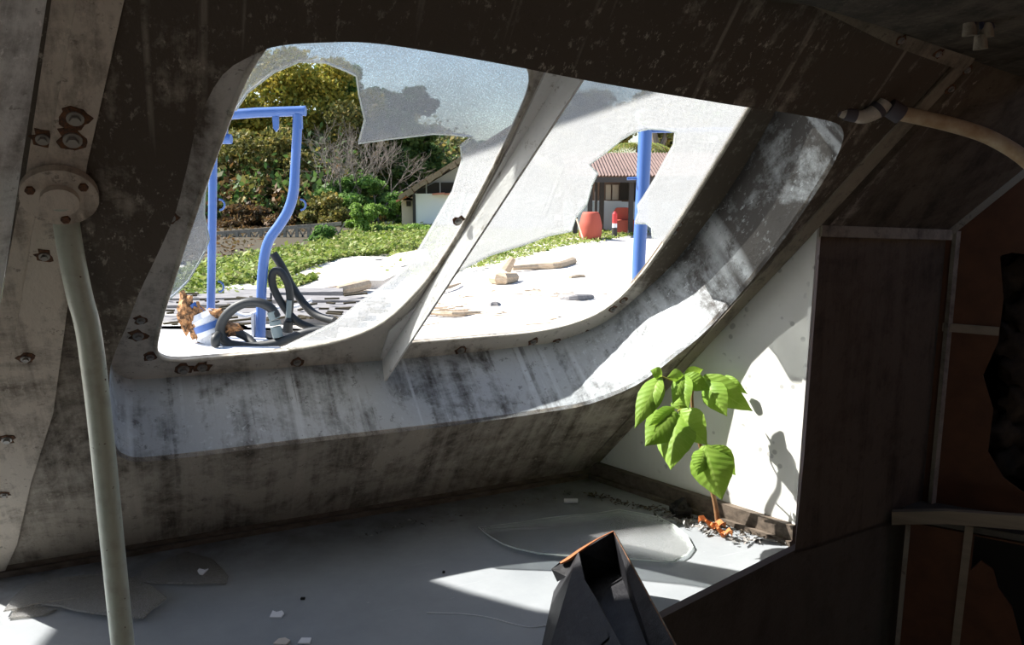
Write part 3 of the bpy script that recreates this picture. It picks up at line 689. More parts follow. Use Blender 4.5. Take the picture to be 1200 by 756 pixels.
# acrylic shards and chips on the shelf
def shard(name, px, z, label, mt, bow=0.0, t=.003, group=None):
    pts = [onz(x, y, ZS + z) for x, y in px]; c = sum(pts, V()) / len(pts)
    P = [(p.x - c.x, p.y - c.y) for p in pts]
    n_ = len(P); q = MB()
    # three rings towards the middle so the sheet can bow
    rings = [[(x * k, y * k) for x, y in P] for k in (1, .8, .5, .2)]
    R_ = max(math.hypot(*p) for p in P)
    def zz(x, y): return bow * (1 - (math.hypot(x, y) / R_) ** 2)
    vs = []
    for top in (1, 0):
        for L in rings: vs += [V((x, y, zz(x, y) + (t if top else 0))) for x, y in L]
        vs.append(V((0, 0, zz(0, 0) + (t if top else 0))))
    fs = []; st = 4 * n_ + 1
    for off in (0, st):
        for r in range(3):
            for i in range(n_): j = (i + 1) % n_; fs.append((off + r * n_ + i, off + r * n_ + j, off + (r + 1) * n_ + j, off + (r + 1) * n_ + i))
        for i in range(n_): fs.append((off + 3 * n_ + i, off + 3 * n_ + (i + 1) % n_, off + 4 * n_))
    for i in range(n_): j = (i + 1) % n_; fs.append((i, j, st + j, st + i))
    q.add(vs, fs)
    th_ = thing(name, label, 'shard', (c.x, c.y, ZS + z), group)
    Mx = Matrix.Translation((c.x, c.y, ZS + z)); q.build('sheet', mt, th_, Mx)
    q = MB(); q.tube([V((x, y, zz(x, y) + t * .5)) for x, y in P], t * .42, 6, closed=True); q.build('cut_edge', M_edge if mt is M_shard else mt, th_, Mx, smooth='all')
    return th_
shard('acrylic_shard', [(561, 619), (610, 616), (640, 612), (669, 609), (697, 607), (725, 601), (750, 605), (772, 609), (790, 618), (805, 630), (812, 643), (805, 652), (787, 662), (740, 660), (700, 659), (657, 656), (630, 653), (606, 647), (590, 641), (577, 633), (568, 626)], .002, 'large clear acrylic shard bowed over the shelf behind the black box', M_shard, .008)
shard('acrylic_shard', [(5, 718), (14, 704), (32, 687), (75, 680), (120, 675), (153, 680), (176, 690), (195, 703), (186, 711), (178, 716), (168, 727), (130, 725), (93, 720), (70, 714), (47, 711)], .005, 'dirty acrylic shard on the shelf crossed by the pole', M_shardd, .004)
shard('acrylic_shard', [(152, 683), (162, 674), (173, 667), (196, 657), (220, 649), (247, 657), (258, 667), (267, 677), (265, 685), (230, 686), (200, 686), (175, 685)], .0015, 'small dirty acrylic shard with a white flake on it, right of the pole', M_shardd, .002)
shard('acrylic_shard', [(11, 726), (20, 714), (45, 712), (66, 716), (52, 722)], .001, 'little tan acrylic sliver under the larger shard at far left', M_shardd, 0, .003)
def chip(x, y, pts, z, label, name='paint_chip', mt=M_chip, t=.0025, cat='chip', tilt=.0):
    c = onz(x, y, ZS); q = MB(); q.plate([(a * .001, b_ * .001) for a, b_ in pts], [], t, 0)
    o = q.build(name, mt, None, Matrix.Translation((c.x, c.y, ZS + z)) @ Matrix.Rotation(tilt, 4, 'X')); return tag(o, label, cat)
chip(325, 722, [(-9, -6), (7, -6), (9, 2), (5, 7), (-2, 4), (-8, 7)], .001, 'white paint chip alone on the shelf, right of the pole', tilt=.25)
chip(238, 678, [(-7, 6), (-8, 1), (-3, -5), (2, -6), (7, 6), (3, 3)], .010, 'small white flake lying on the dirty shard', tilt=.3)
chip(331, 754, [(-11, -4), (6, -6), (10, 2), (2, 7), (-6, 5)], .001, 'tan and white chip at the bottom edge of the picture', tilt=.2, mt=M_stone)
chip(357, 753, [(-8, -5), (8, -5), (8, 5), (-5, 5)], .001, 'white chip at the bottom edge, right of the tan chip', tilt=.2)
chip(355, 703, [(-3, -2), (3, -2), (3, 2), (-3, 2)], .001, 'tiny black crumb on the grey shelf', name='crumb', mt=M_cavity, cat='crumb')
chip(520, 672, [(-2, -2), (2, -2), (2, 2), (-2, 2)], .001, 'tiny black crumb at the edge of the sunlit patch', name='crumb', mt=M_cavity, cat='crumb')
c_ = onz(669, 590, ZS); m = MB(); m.tube([V((-.013, 0, .005)), V((.013, 0, .005))], .0045, 12)
tag(m.build('foam_stub', M_chip, None, Matrix.Translation(c_), smooth=True), 'short white foam stub on the shelf behind the large shard', 'foam')
m = MB(); m.tube([onz(x, y, ZS + .001) for x, y in [(500, 718), (525, 719), (548, 720), (575, 724), (600, 731), (622, 735), (640, 733)]], .0006, 5, smooth=4)
tag(m.build('loose_thread', M_chip, None, None), 'thin white thread on the shelf left of the black box', 'thread')

# dirt and litter along the white panel
def debris(name, line, n_, spread, size, mt, label, zmax=.008):
    q = MB(); r = random.Random(len(name) + n_)
    for i in range(n_):
        t = r.random() * (len(line) - 1); k = int(t); f = t - k
        x = line[k][0] * (1 - f) + line[min(k + 1, len(line) - 1)][0] * f + r.gauss(0, spread); y = line[k][1] * (1 - f) + line[min(k + 1, len(line) - 1)][1] * f + r.gauss(0, spread * .35)
        c = onz(x, y, ZS + r.random() * zmax); a = V((r.gauss(0, 1), r.gauss(0, 1), r.gauss(0, .35))).normalized() * size * r.uniform(.4, 1.3); d = a.cross(V((0, 0, 1))).normalized() * size * r.uniform(.15, .45)
        q.add([c - a, c + d + V((0, 0, .002)), c + a, c - d], [(0, 1, 2, 3)])
    return tag(q.build(name, mt, None, None, recalc=False), label, 'litter', None, 'stuff')
M_ash = leaves('grey_litter', [(.25, .23, .21), (.12, .11, .10), (.45, .45, .43), (.05, .045, .04)], 0)
M_crumb = leaves('brown_crumbs', [(.06, .045, .035), (.12, .09, .06), (.03, .025, .02), (.2, .15, .1)], 0)
debris('shredded_litter', [(772, 600), (800, 612), (830, 622), (870, 632), (920, 634)], 170, 6, .008, M_ash, 'grey shredded litter around the foot of the seedling')
debris('crumbled_dirt', [(690, 578), (740, 592), (790, 600), (850, 618), (925, 634)], 320, 4, .005, M_crumb, 'dark crumbs along the foot of the white panel', .006)
debris('sill_dirt', [(420, 628), (470, 617), (530, 606), (600, 592), (670, 576)], 90, 6, .004, M_ash, 'pale crumbs scattered along the dark foot of the windscreen wall', .002)
g = bmesh.new(); bmesh.ops.create_icosphere(g, subdivisions=3, radius=.017)
for v_ in g.verts: v_.co *= 1 + .35 * math.sin(v_.co.x * 300 + 1) * math.cos(v_.co.y * 260) + .2 * math.sin(v_.co.z * 500)
me = bpy.data.meshes.new('soil_clump'); g.to_mesh(me); g.free(); me.materials.append(M_cavity)
o = bpy.data.objects.new('soil_clump', me); link(o, None, Matrix.Translation(onz(798, 604, ZS) + V((0, 0, .010)))); tag(o, 'dark clump of soil left of the seedling stem', 'soil')
def dry_leaf(cx_, cy_, L, Wd, rot, label):
    q = MB(); n_ = 8; vs = []
    for i in range(n_ + 1):
        t = i / n_; wv = math.sin(math.pi * t ** .8) * Wd * (1 + .3 * math.sin(i * 2.7))
        for k in (-1, 0, 1): vs.append(V(((t - .5) * L, k * wv, .006 + .007 * math.sin(t * 9 + k) + (.008 if k else 0))))
    q.add(vs, [(i * 3 + k, i * 3 + k + 1, i * 3 + k + 4, i * 3 + k + 3) for i in range(n_) for k in (0, 1)])
    c = onz(cx_, cy_, ZS); o = q.build('dead_leaf', M_dry, None, Matrix.Translation(c) @ Matrix.Rotation(rot, 4, 'Z'), recalc=False); return tag(o, label, 'leaf')
M_dry = wood('dry_leaf_orange', (.55, .20, .06), (.30, .10, .035), (60, 60, 60), .7)
dry_leaf(834, 621, .050, .012, -.6, 'curled orange dead leaf at the foot of the seedling')
dry_leaf(846, 630, .042, .009, -.9, 'smaller orange dead leaf right of the seedling foot')

# ------------------------------------------------------------------ the seedling
def veins(nt, p):
    tc = N(nt, 'ShaderNodeUVMap'); sp = N(nt, 'ShaderNodeSeparateXYZ'); nt.links.new(tc.outputs[0], sp.inputs[0])
    au = mth(nt, 'ABSOLUTE', sp.outputs[0])
    sv = mth(nt, 'FRACT', mth(nt, 'SUBTRACT', mth(nt, 'MULTIPLY', sp.outputs[1], 9.0), mth(nt, 'MULTIPLY', au, 1.6)))
    vein = mth(nt, 'MAXIMUM', ramp(nt, au, .03, .07, 1, 0), ramp(nt, mth(nt, 'ABSOLUTE', mth(nt, 'SUBTRACT', sv, .5)), .0, .09, .6, 0))
    n = noise(nt, coords(nt), 30, 3)
    c = mixc(nt, ramp(nt, n, .35, .65), (.19, .34, .04), (.28, .44, .07)); c = mixc(nt, mth(nt, 'MULTIPLY', vein, .6), c, (.36, .50, .12))
    nt.links.new(c, p.inputs['Base Color']); bump(nt, p, ramp(nt, mth(nt, 'ABSOLUTE', mth(nt, 'SUBTRACT', sv, .5)), 0, .5), .2, .002)
    t = N(nt, 'ShaderNodeBsdfTranslucent'); nt.links.new(mixc(nt, .5, c, (.35, .55, .04)), t.inputs[0])
    mx = N(nt, 'ShaderNodeMixShader'); mx.inputs[0].default_value = .38
    nt.links.new(p.outputs[0], mx.inputs[1]); nt.links.new(t.outputs[0], mx.inputs[2]); nt.links.new(mx.outputs[0], nt.nodes['Material Output'].inputs[0])
M_leaf = mat('seedling_leaf', (.2, .35, .05), .5, spec=.3, build=veins)
M_stem = wood('seedling_stem', (.30, .17, .08), (.18, .10, .05), (40, 40, 40))
M_pet = mat('yellow_petiole', (.45, .42, .10), .5)
foot = onz(842, 617, ZS + .001); DP = foot.y
sd = thing('seedling', 'young green seedling with lobed leaves growing beside the white panel', 'plant', foot)
m = MB(); m.tube([foot, at(838, 590, DP), at(833, 570, DP), at(826, 545, DP), at(820, 520, DP + .004), at(814, 497, DP + .004), at(811, 470, DP), at(812, 452, DP)], [.0052, .0042, .004, .0037, .0035, .003, .0026, .002], 10, smooth=5)
m.build('stem', M_stem, sd, None, smooth=True)
def lobe(q, p0, p1, wpx, side, k0=0., k1=0., sag=.01, fold=.35):
    # one lens shaped lobe from p0 to p1 (photo points with depth), widest a bit past its middle
    a, c = at(p0[0], p0[1], DP + k0), at(p1[0], p1[1], DP + k1)
    d = c - a; L = d.length; d.normalize()
    view = ((a + c) * .5).normalized(); sd_ = d.cross(view).normalized(); nr = sd_.cross(d).normalized()
    sd_ = (sd_ * math.cos(side) + nr * math.sin(side)).normalized(); nr = sd_.cross(d).normalized()
    if nr.dot(view) > 0: nr = -nr
    wr = wpx / F * DP / 2; n_ = 14; vs = []; uvs = []
    for i in range(n_ + 1):
        t = i / n_; ww = wr * (math.sin(math.pi * t ** .72) ** 1.05) * 1.04 * (1 + .02 * math.sin(i * 2.3)) if 0 < t < 1 else .0003
        if t < .15: ww = max(ww, wr * .18)
        cpt = a + d * L * t + nr * sag * math.sin(math.pi * t)
        for k in (-1, -.5, 0, .5, 1):
            vs.append(cpt + sd_ * ww * k - nr * ww * fold * (abs(k) ** 1.5) + nr * .0005 * math.sin(i * 1.9 + k * 2)); uvs.append((k, t))
    q.add(vs, [(i * 5 + k, i * 5 + k + 1, i * 5 + k + 6, i * 5 + k + 5) for i in range(n_) for k in range(4)], 0, uvs)
def leaf(lobes, pet):
    q = MB()
    for a in lobes: lobe(q, *a)
    o = q.build('leaf', M_leaf, sd, None, smooth='all', recalc=False)
    if pet:
        t = MB(); t.tube([at(x, y, DP + k) for x, y, k in pet], .0013, 7, smooth=4); t.build('petiole', M_pet, o, None, smooth=True)
top = (802, 440)
leaf([((774, 441), (744, 502), 28, -.1, -.03, -.075), ((773, 442), (765, 485), 18, -.5, -.03, -.065), ((776, 439), (762, 434), 14, -.2, -.03, -.03, .004)], [(812, 456, 0), (800, 448, -.01), (788, 446, -.02), (775, 441, -.03)])
leaf([(top, (782, 442), 18, -.2, -.01, -.03, .004), (top, (788, 474), 18, -.1, -.01, -.05), (top, (807, 480), 20, -.4, -.01, -.055), (top, (824, 433), 16, -.4, -.01, .01, .004), (top, (832, 457), 22, -.2, -.01, -.02, .008)], [(812, 458, 0), (808, 448, -.004), (802, 440, -.01)])
leaf([((824, 441), (882, 482), 34, -.3, .005, -.025, .012, .25), ((828, 446), (852, 488), 31, -.2, .0, -.045, .008), ((850, 440), (876, 462), 12, -.2, .015, .0)], [(812, 458, 0), (820, 456, .005), (825, 447, .002)])
leaf([((792, 482), (756, 523), 42, -.1, -.03, -.075, .008), ((795, 486), (786, 551), 46, -.3, -.03, -.095, .010), ((797, 481), (829, 522), 40, -.5, -.03, -.07, .008), ((790, 478), (760, 499), 18, .1, -.025, -.06, .005), ((796, 480), (797, 466), 20, -.1, -.025, -.01, .003)], [(814, 492, 0), (808, 485, -.015), (800, 480, -.025), (794, 482, -.03)])
leaf([((826, 522), (846, 586), 50, -.1, -.02, -.05, .008), ((826, 526), (817, 557), 24, .2, -.02, -.04, .005), ((830, 524), (862, 557), 34, -.45, -.02, -.03, .005)], [(824, 540, 0), (823, 530, -.008), (827, 523, -.02)])

# ------------------------------------------------------------------ foredeck, davits, hoses
m = MB(); dk = [W(-.5, -.2, .25), W(1.02, -.2, .25)]
ob = V((-nF.x, -nF.y, 0)).normalized()
far = onz(300, 384, ZD)
q0 = V((B.x, B.y, ZD)) + ob * .22 - b * .05; q1 = V((A.x, A.y, ZD)) + ob * .22 - b * .5
ql = (far - q0).dot(ob)
m = MB(); slab(m, [q0, q0 + ob * (ql + .1) - b * .30, onz(395, 388, ZD), onz(340, 384.5, ZD), onz(180, 381, ZD), onz(20, 384, ZD), q1], (0, 0, -.05))
tag(m.build('foredeck', M_deck, None, None), 'white painted foredeck outside the left window', 'deck', None, 'structure')
DB = 3.75
dav = thing('blue_davit_frame', 'blue pipe davit frame on the deck outside the left window', 'davit', at(305, 400, DB))
def bp(x, y, k=0.): return at(x, y, DB + k)
m = MB(); m.tube([bp(225, 138), bp(300, 132), bp(357, 130)], .0215, 14); m.tube([bp(357, 130), bp(358.2, 130)], .0225, 14); m.build('crossbar', M_bluep, dav, None, smooth=True)
base_r = onz(305, 400, ZD)
m = MB(); m.tube([bp(349, 134), bp(348, 160), bp(346, 195), bp(344, 225), bp(338, 246), bp(328, 263), bp(316, 280), bp(310, 300), bp(307, 330), bp(306, 365), bp(305, 401)], [.021] * 3 + [.023] * 8, 16, smooth=5); m.build('post', M_bluep, dav, None, smooth=True)
m = MB(); m.tube([bp(250, 136), bp(249, 250), bp(247, 372), bp(247, 398)], .0185, 14); m.build('post', M_bluep, dav, None, smooth=True)
for x, y in ((352, 240), (257, 240), (256, 336)):
    m = MB(); c = bp(x, y); m.tube([c + V((math.sin(t) * .024, 0, math.cos(t) * .024)) for t in [k * math.pi / 8 for k in range(9)]], .0045, 8); m.build('ring', M_bluep, dav, None, smooth=True)
m = MB(); m.plate([(-.014, 0), (.014, 0), (.012, -.05), (0, -.066), (-.012, -.05)], [], .012, -.006)
m.build('lug', M_bluep, dav, Matrix.Translation(bp(323, 137)) @ Matrix(((1, 0, 0, 0), (0, 0, 1, 0), (0, 1, 0, 0), (0, 0, 0, 1))))
m = MB(); m.bar(bp(263, 136), bp(264, 158), .02, .02, (0, 1, 0)); m.tube([bp(257, 163), bp(271, 163)], .022, 12); m.build('roller_bracket', M_bluep, dav, None, smooth=True)
m = MB(); m.bar(bp(344, 143), bp(354, 143), .03, .06, (0, 0, 1)); m.build('joint_sleeve', M_bluep, dav, None)
m = MB(); m.bar(bp(297, 366), bp(297, 402), .012, .03, (0, 1, 0)); m.build('back_plate', M_deck, dav, None)
# rusty anchor winch
wn = thing('anchor_winch', 'rusted blue and white anchor winch behind the left window sill', 'winch', onz(240, 402, ZD))
def wp(x, y, k=0.): return at(x, y, 3.62 + k)
m = MB(); m.tube([wp(240, 372), wp(250, 390)], [.062, .068], 20); m.tube([wp(237, 366), wp(240, 372)], [.045, .062], 20); m.build('drum', M_deck, wn, None, smooth=True)
m = MB(); m.tube([wp(244, 378), wp(247, 385)], .0695, 20); m.build('drum_band', M_bluep, wn, None, smooth=True)
m = MB(); m.tube([wp(225, 357), wp(240, 372)], .019, 14); m.build('shaft', M_bluep, wn, None, smooth=True)
def rust_lump(name, c, rx, ry, rz, par, mt, seed):
    g = bmesh.new(); bmesh.ops.create_icosphere(g, subdivisions=3, radius=1)
    r = random.Random(seed); ph = [r.uniform(0, 6) for _ in range(3)]
    for v_ in g.verts:
        k = 1 + .22 * math.sin(v_.co.x * 5 + ph[0]) * math.sin(v_.co.z * 6 + ph[1]) + .12 * math.sin(v_.co.y * 11 + ph[2] + v_.co.z * 9)
        v_.co = V((v_.co.x * rx, v_.co.y * ry, v_.co.z * rz)) * k
    me = bpy.data.meshes.new(name); g.to_mesh(me); g.free(); me.materials.append(mt); o = bpy.data.objects.new(name, me); return link(o, par, Matrix.Translation(c))
M_rust2 = mat('flaking_orange_rust', (.4, .2, .08), .9, build=lambda nt, p: nt.links.new(mixc(nt, ramp(nt, noise(nt, coords(nt), 38, 6, .7), .4, .6), (.06, .035, .02), (.55, .28, .12)), p.inputs['Base Color']))
rust_lump('chain_wheel', wp(219, 367), .035, .05, .095, wn, M_rust2, 1); rust_lump('chain_wheel', wp(232, 380), .035, .045, .085, wn, M_rust2, 5)
rust_lump('rust_cap', wp(252, 368), .045, .04, .025, wn, M_rust2, 8); rust_lump('rust_foot', wp(270, 386), .05, .04, .03, wn, M_rust2, 9)
m = MB(); m.bar(wp(236, 392), wp(262, 400), .08, .05); m.build('winch_base', M_deck, wn, None)
# hoses
def hose(pts, r, label, ext=None, mt=M_hose):
    h = thing('rubber_hose', label, 'hose', pts[0]); q = MB(); q.tube(pts, r, 12, smooth=6); q.build('hose', mt, h, None, smooth=True)
    for a, c, rr, mm in (ext or []): q = MB(); q.tube([a, c], rr, 12); q.build('coupling', mm, h, None, smooth=True)
    return h
def hp(x, y, k=0.): return at(x, y, 3.55 + k)
hose([hp(324, 372), hp(318, 362), hp(305, 355), hp(288, 355), hp(272, 363), hp(261, 376), hp(258, 390), hp(265, 401), hp(280, 406), hp(300, 406), hp(325, 402), hp(345, 395), hp(360, 390), hp(378, 388), hp(395, 392)], .021,
     'black hose looped in a ring around the foot of the blue post', [(hp(319, 365), hp(322, 374), .024, M_clamp), (hp(322, 376), hp(323, 381), .025, M_clamp), (hp(323, 383), hp(326, 395), .023, M_clamp)])
hose([hp(253, 405, -.05), hp(253, 396, -.05), hp(263, 389, .05), hp(278, 390, .06), hp(290, 396, .05), hp(298, 404, .02)], .019, 'short black hose end arching inside the larger hose ring')
hose([hp(320, 297, .3), hp(330, 312, .3), hp(343, 337, .3), hp(358, 358, .28), hp(372, 370, .25), hp(392, 376, .2)], .019, 'straight black hose slanting down to the right of the blue post')
hose([hp(395, 384, .2), hp(372, 384, .22), hp(350, 378, .22), hp(333, 360, .22), hp(320, 336, .22), hp(320, 320, .22), hp(328, 318, .22), hp(337, 332, .22), hp(340, 350, .22), hp(339, 366, .22), hp(338, 378, .2)], .018,
     'black hose in a tall upright loop right of the post', [(hp(339, 352, .2), hp(338, 372, .2), .012, M_clamp), (hp(338, 377, .2), hp(337, 389, .2), .022, M_hose)])
hose([hp(274, 366, .5), hp(290, 370, .5), hp(312, 362, .5), hp(345, 360, .5), hp(365, 352, .5)], .010, 'thin white hose lying behind the blue post', None, M_deck)
# second blue frame outside the right window
D2_ = 4.5
dv = thing('blue_mooring_post', 'blue pipe post with a top arm outside the right window', 'post', V((at(750, 300, D2_).x, D2_, ZG)))
tp2 = at(756.5, 150, D2_)
m = MB(); m.tube([V((at(749, 300, D2_).x, D2_, ZG)), at(749, 300, D2_), at(753, 225, D2_), tp2], [.036] * 4, 18); m.build('post', M_bluep, dv, None, smooth=True)
m = MB(); m.tube([at(748, 153.5, D2_), at(790, 153, D2_), at(862, 151.5, D2_)], .0115, 12); m.build('arm', M_bluep, dv, None, smooth=True)
m = MB(); m.tube([at(735, 209.5, D2_), at(752, 209, D2_)], .008, 10); m.build('side_peg', M_bluep, dv, None, smooth=True)
m = MB(); m.tube([at(756, 152, D2_), at(756.4, 149, D2_)], .039, 16); m.build('cap', M_bluep, dv, None, smooth=True)

# ------------------------------------------------------------------ beach, grass, debris
nx = 110; xs = np.linspace(-45, 45, nx); ys = np.linspace(2.5, 95, nx)
X, Y = np.meshgrid(xs, ys)
Zg = ZG + .05 * np.sin(X * .9 + 1.3 * np.sin(Y * .5)) + .03 * np.sin(Y * 1.7 + X * .6)
m = MB(); m.add([(X[j, i], Y[j, i], Zg[j, i]) for j in range(nx) for i in range(nx)], [(j * nx + i, j * nx + i + 1, (j + 1) * nx + i + 1, (j + 1) * nx + i) for j in range(nx - 1) for i in range(nx - 1)])
m.add([(-90, -30, ZG - .1), (90, -30, ZG - .1), (90, 140, ZG - .1), (-90, 140, ZG - .1)], [(0, 1, 2, 3)])
tag(m.build('beach_ground', M_sand, None, None, smooth='all', recalc=False), 'bright sand beach outside the boat', 'sand', None, 'structure')
def inpoly(px, py, P):
    c = np.zeros(len(px), bool)
    for i in range(len(P)):
        (x1, y1), (x2, y2) = P[i - 1], P[i]
        if y1 == y2: continue
        t = ((y1 > py) != (y2 > py)) & (px < (x2 - x1) * (py - y1) / (y2 - y1) + x1); c ^= t
    return c
def leaf_cards(name, cen, size, mt, par=None, flat=.0, asp=.55, outw=None):
    n_ = len(cen); size = np.asarray(size) * np.ones(n_)
    a = rng.normal(size=(n_, 3)); a[:, 2] *= (1 - flat); a /= np.linalg.norm(a, axis=1)[:, None]
    h = rng.normal(size=(n_, 3)); 
    if flat: h[:, 2] *= (1 - flat)
    d = np.cross(a, h); d /= np.linalg.norm(d, axis=1)[:, None]
    if flat: d = np.cross(a, np.array([0, 0, 1.]) + rng.normal(size=(n_, 3)) * .45); d /= np.linalg.norm(d, axis=1)[:, None]
    s_ = size[:, None]; n3 = np.cross(a, d)
    vs = np.stack([cen - a * s_, cen + d * s_ * asp + n3 * s_ * .12, cen + a * s_, cen - d * s_ * asp + n3 * s_ * .12], 1).reshape(-1, 3)
    me = bpy.data.meshes.new(name); me.vertices.add(n_ * 4); me.vertices.foreach_set('co', vs.ravel())
    me.loops.add(n_ * 4); me.loops.foreach_set('vertex_index', np.arange(n_ * 4)); me.polygons.add(n_)
    me.polygons.foreach_set('loop_start', np.arange(n_) * 4); me.polygons.foreach_set('loop_total', np.full(n_, 4)); me.update(); me.validate()
    me.materials.append(mt); o = bpy.data.objects.new(name, me); link(o, par, None); return o
def ground_patch(name, px, n_, size, mt, label, h=.06, clump=.0):
    P = [tuple(onz(x, y, ZG)[:2]) for x, y in px]; P = np.array(P); lo, hi = P.min(0), P.max(0)
    q = rng.uniform(lo, hi, size=(n_ * 7, 2)); ok = inpoly(q[:, 0], q[:, 1], [tuple(p) for p in P])
    if clump:
        f = np.sin(q[:, 0] * 1.9 + 2 * np.sin(q[:, 1] * .7)) * np.sin(q[:, 1] * .9 + 1.5 * np.sin(q[:, 0] * .8)); ok &= (f + rng.normal(size=len(f)) * .4 > clump)
    q = q[ok][:n_]; z = ZG + .05 + np.abs(rng.normal(size=len(q))) * h
    o = leaf_cards(name, np.column_stack([q, z]), rng.uniform(.6, 1.3, len(q)) * size, mt, None, .5)
    return tag(o, label, 'grass', None, 'stuff')
ground_patch('beach_grass', [(-400, 380), (-100, 345), (205, 326), (250, 312), (300, 300), (360, 293), (430, 268), (500, 264), (560, 264), (520, 284), (470, 297), (410, 303), (370, 312), (330, 330), (280, 336), (215, 347), (100, 352)], 46000, .095, L_grass, 'bright green grass strip below the bushes, seen through the left window', .09)
ground_patch('beach_vine', [(170, 352), (215, 345), (300, 333), (345, 322), (380, 316), (370, 330), (330, 345), (260, 352)], 2600, .08, L_grass, 'sparse green creepers on the sand behind the hoses', .04, .1)
ground_patch('slope_grass', [(440, 330), (520, 322), (560, 308), (600, 297), (640, 280), (690, 274), (770, 268), (800, 264), (700, 262), (600, 262), (480, 262)], 14000, .085, L_grass, 'green grass patch on the sand, seen through the right window', .06, -.1)
ground_patch('creeper_fringe', [(538, 318), (560, 316), (620, 302), (660, 290), (700, 285), (760, 274), (760, 268), (690, 272), (640, 278), (590, 294)], 4500, .07, L_grass, 'loose creepers fringing the grass above the bright sand', .04, .0)
def log(pts, r, name, label, cat, mt=M_drift, group=None):
    P = [onz(x, y, ZG + rr * .8) for (x, y), rr in zip(pts, r)]
    q = MB(); q.tube(P, list(r), 8, smooth=3); return tag(q.build(name, mt, None, None), label, cat, group)
log([(578, 326), (590, 327), (603, 325)], [.14, .16, .12], 'driftwood_stump', 'broken driftwood stump on the bright sand', 'driftwood')
m = MB(); c = onz(592, 322, ZG); m.tube([c + V((0, 0, .1)), c + V((.2, .05, .42))], [.15, .09], 8); tag(m.build('driftwood_knot', M_drift, None, None), 'upright stub leaning on the driftwood stump', 'driftwood')
log([(600, 314), (630, 312), (655, 311), (671, 306)], [.07, .09, .11, .13], 'driftwood_log', 'long pale driftwood log behind the stump', 'driftwood')
log([(668, 326), (677, 324), (685, 324)], [.05, .06, .04], 'driftwood_piece', 'small brown driftwood piece right of the stump', 'driftwood')
log([(515, 340), (528, 336), (540, 332)], [.03, .04, .02], 'driftwood_stick', 'thin brown stick beside the mullion', 'driftwood')
log([(496, 366), (530, 368), (562, 366)], [.03, .05, .03], 'driftwood_stick', 'long stick on the sand at the lower left of the right window', 'driftwood')
log([(655, 352), (675, 350), (694, 348)], [.03, .09, .05], 'driftwood_piece', 'grey driftwood lump among twigs on the right', 'driftwood', M_plank)
log([(575, 358), (580, 358), (584, 357)], [.06, .08, .05], 'driftwood_piece', 'round grey lump on the sand below the stump', 'driftwood', M_plank)
log([(396, 340.5), (410, 338), (430, 333)], [.10, .12, .12], 'driftwood_beam', 'short tan timber lying beyond the hose loops', 'driftwood')
r_ = random.Random(11); q = MB()
for k in range(150):
    x, y = (r_.gauss(520, 26), r_.gauss(363, 5)) if k < 60 else ((r_.gauss(645, 40), r_.gauss(349, 5)) if k < 120 else (r_.uniform(500, 700), r_.uniform(325, 380)))
    c = onz(x, y, ZG + .03); t = r_.gauss(.15, .35); d = V((math.cos(t), math.sin(t), r_.gauss(0, .06))) * r_.uniform(.05, .26)
    q.bar(c - d, c + d, .014, .014)
tag(q.build('twig_litter', M_drift, None, None), 'brown twigs strewn over the bright sand', 'twig', None, 'stuff')
# grey planks of the broken jetty beyond the deck
rows = [(345, 351, 150, 262, 402), (351.5, 358, 130, 318, 452), (358.5, 365, 130, 285, 447), (365.5, 373, 130, 335, 432), (373.5, 382, 130, 300, 420)]
pl_lab = ['farthest grey plank, left half behind the blue posts', 'farthest grey plank, right half just below the tan timber', 'grey plank behind the rusty chain wheel top', 'grey plank reaching right towards the white pane band', 'grey plank crossing behind the left blue post foot', 'long grey plank behind the slanting hose', 'grey plank behind the winch drum', 'grey plank below the upright hose loop', 'nearest grey plank, left, at the foredeck edge', 'nearest grey plank, right, behind the hose coupling']
r_ = random.Random(5); k_ = 0
for y0, y1, xa, xm, xb in rows:
    for xl, xr in ((xa, xm - 1.2), (xm + 1.2, xb)):
        sk = r_.uniform(-1.2, 1.2); zz = r_.uniform(.05, .14)
        P = [onz(xl, y1 + sk, ZG), onz(xr, y1 - sk - 1, ZG), onz(xr, y0 - sk, ZG), onz(xl, y0 + sk + .6, ZG)]
        m = MB(); slab(m, P, (0, 0, zz)); tag(m.build('plank', M_plank, None, None), pl_lab[k_], 'plank', 'grey planks beyond the foredeck'); k_ += 1
q = MB()
for k in range(70):
    c = onz(r_.uniform(190, 450), r_.uniform(344, 381), ZG + .17); t = r_.gauss(.1, .6); d = V((math.cos(t), math.sin(t), 0)) * r_.uniform(.04, .2); q.bar(c - d, c + d, .05, .03)
tag(q.build('leaf_litter', M_soil, None, None), 'dark scraps littering the grey planks', 'litter', None, 'stuff')
for i, px in enumerate([[(365, 338), (400, 325), (428, 322), (436, 330), (400, 340), (372, 345)], [(408, 330), (440, 314), (470, 310), (478, 322), (450, 336), (420, 337)], [(440, 316), (465, 304), (500, 298), (505, 312), (470, 320)]]):
    P = [onz(x, y, ZG) for x, y in px]; q = MB(); slab(q, [p + V((0, 0, -.1)) for p in P], (0, 0, .22 + .03 * i))
    tag(q.build('stone_slab', M_stone, None, None), ['pale stone slab just beyond the timber', 'middle pale stone slab at the grass edge', 'pale stone slab nearest the right pane band'][i], 'slab')
log([(440, 306), (470, 303), (505, 297)], [.05, .06, .06], 'driftwood_log', 'pale pole lying along the grass edge above the slabs', 'driftwood', M_plank)

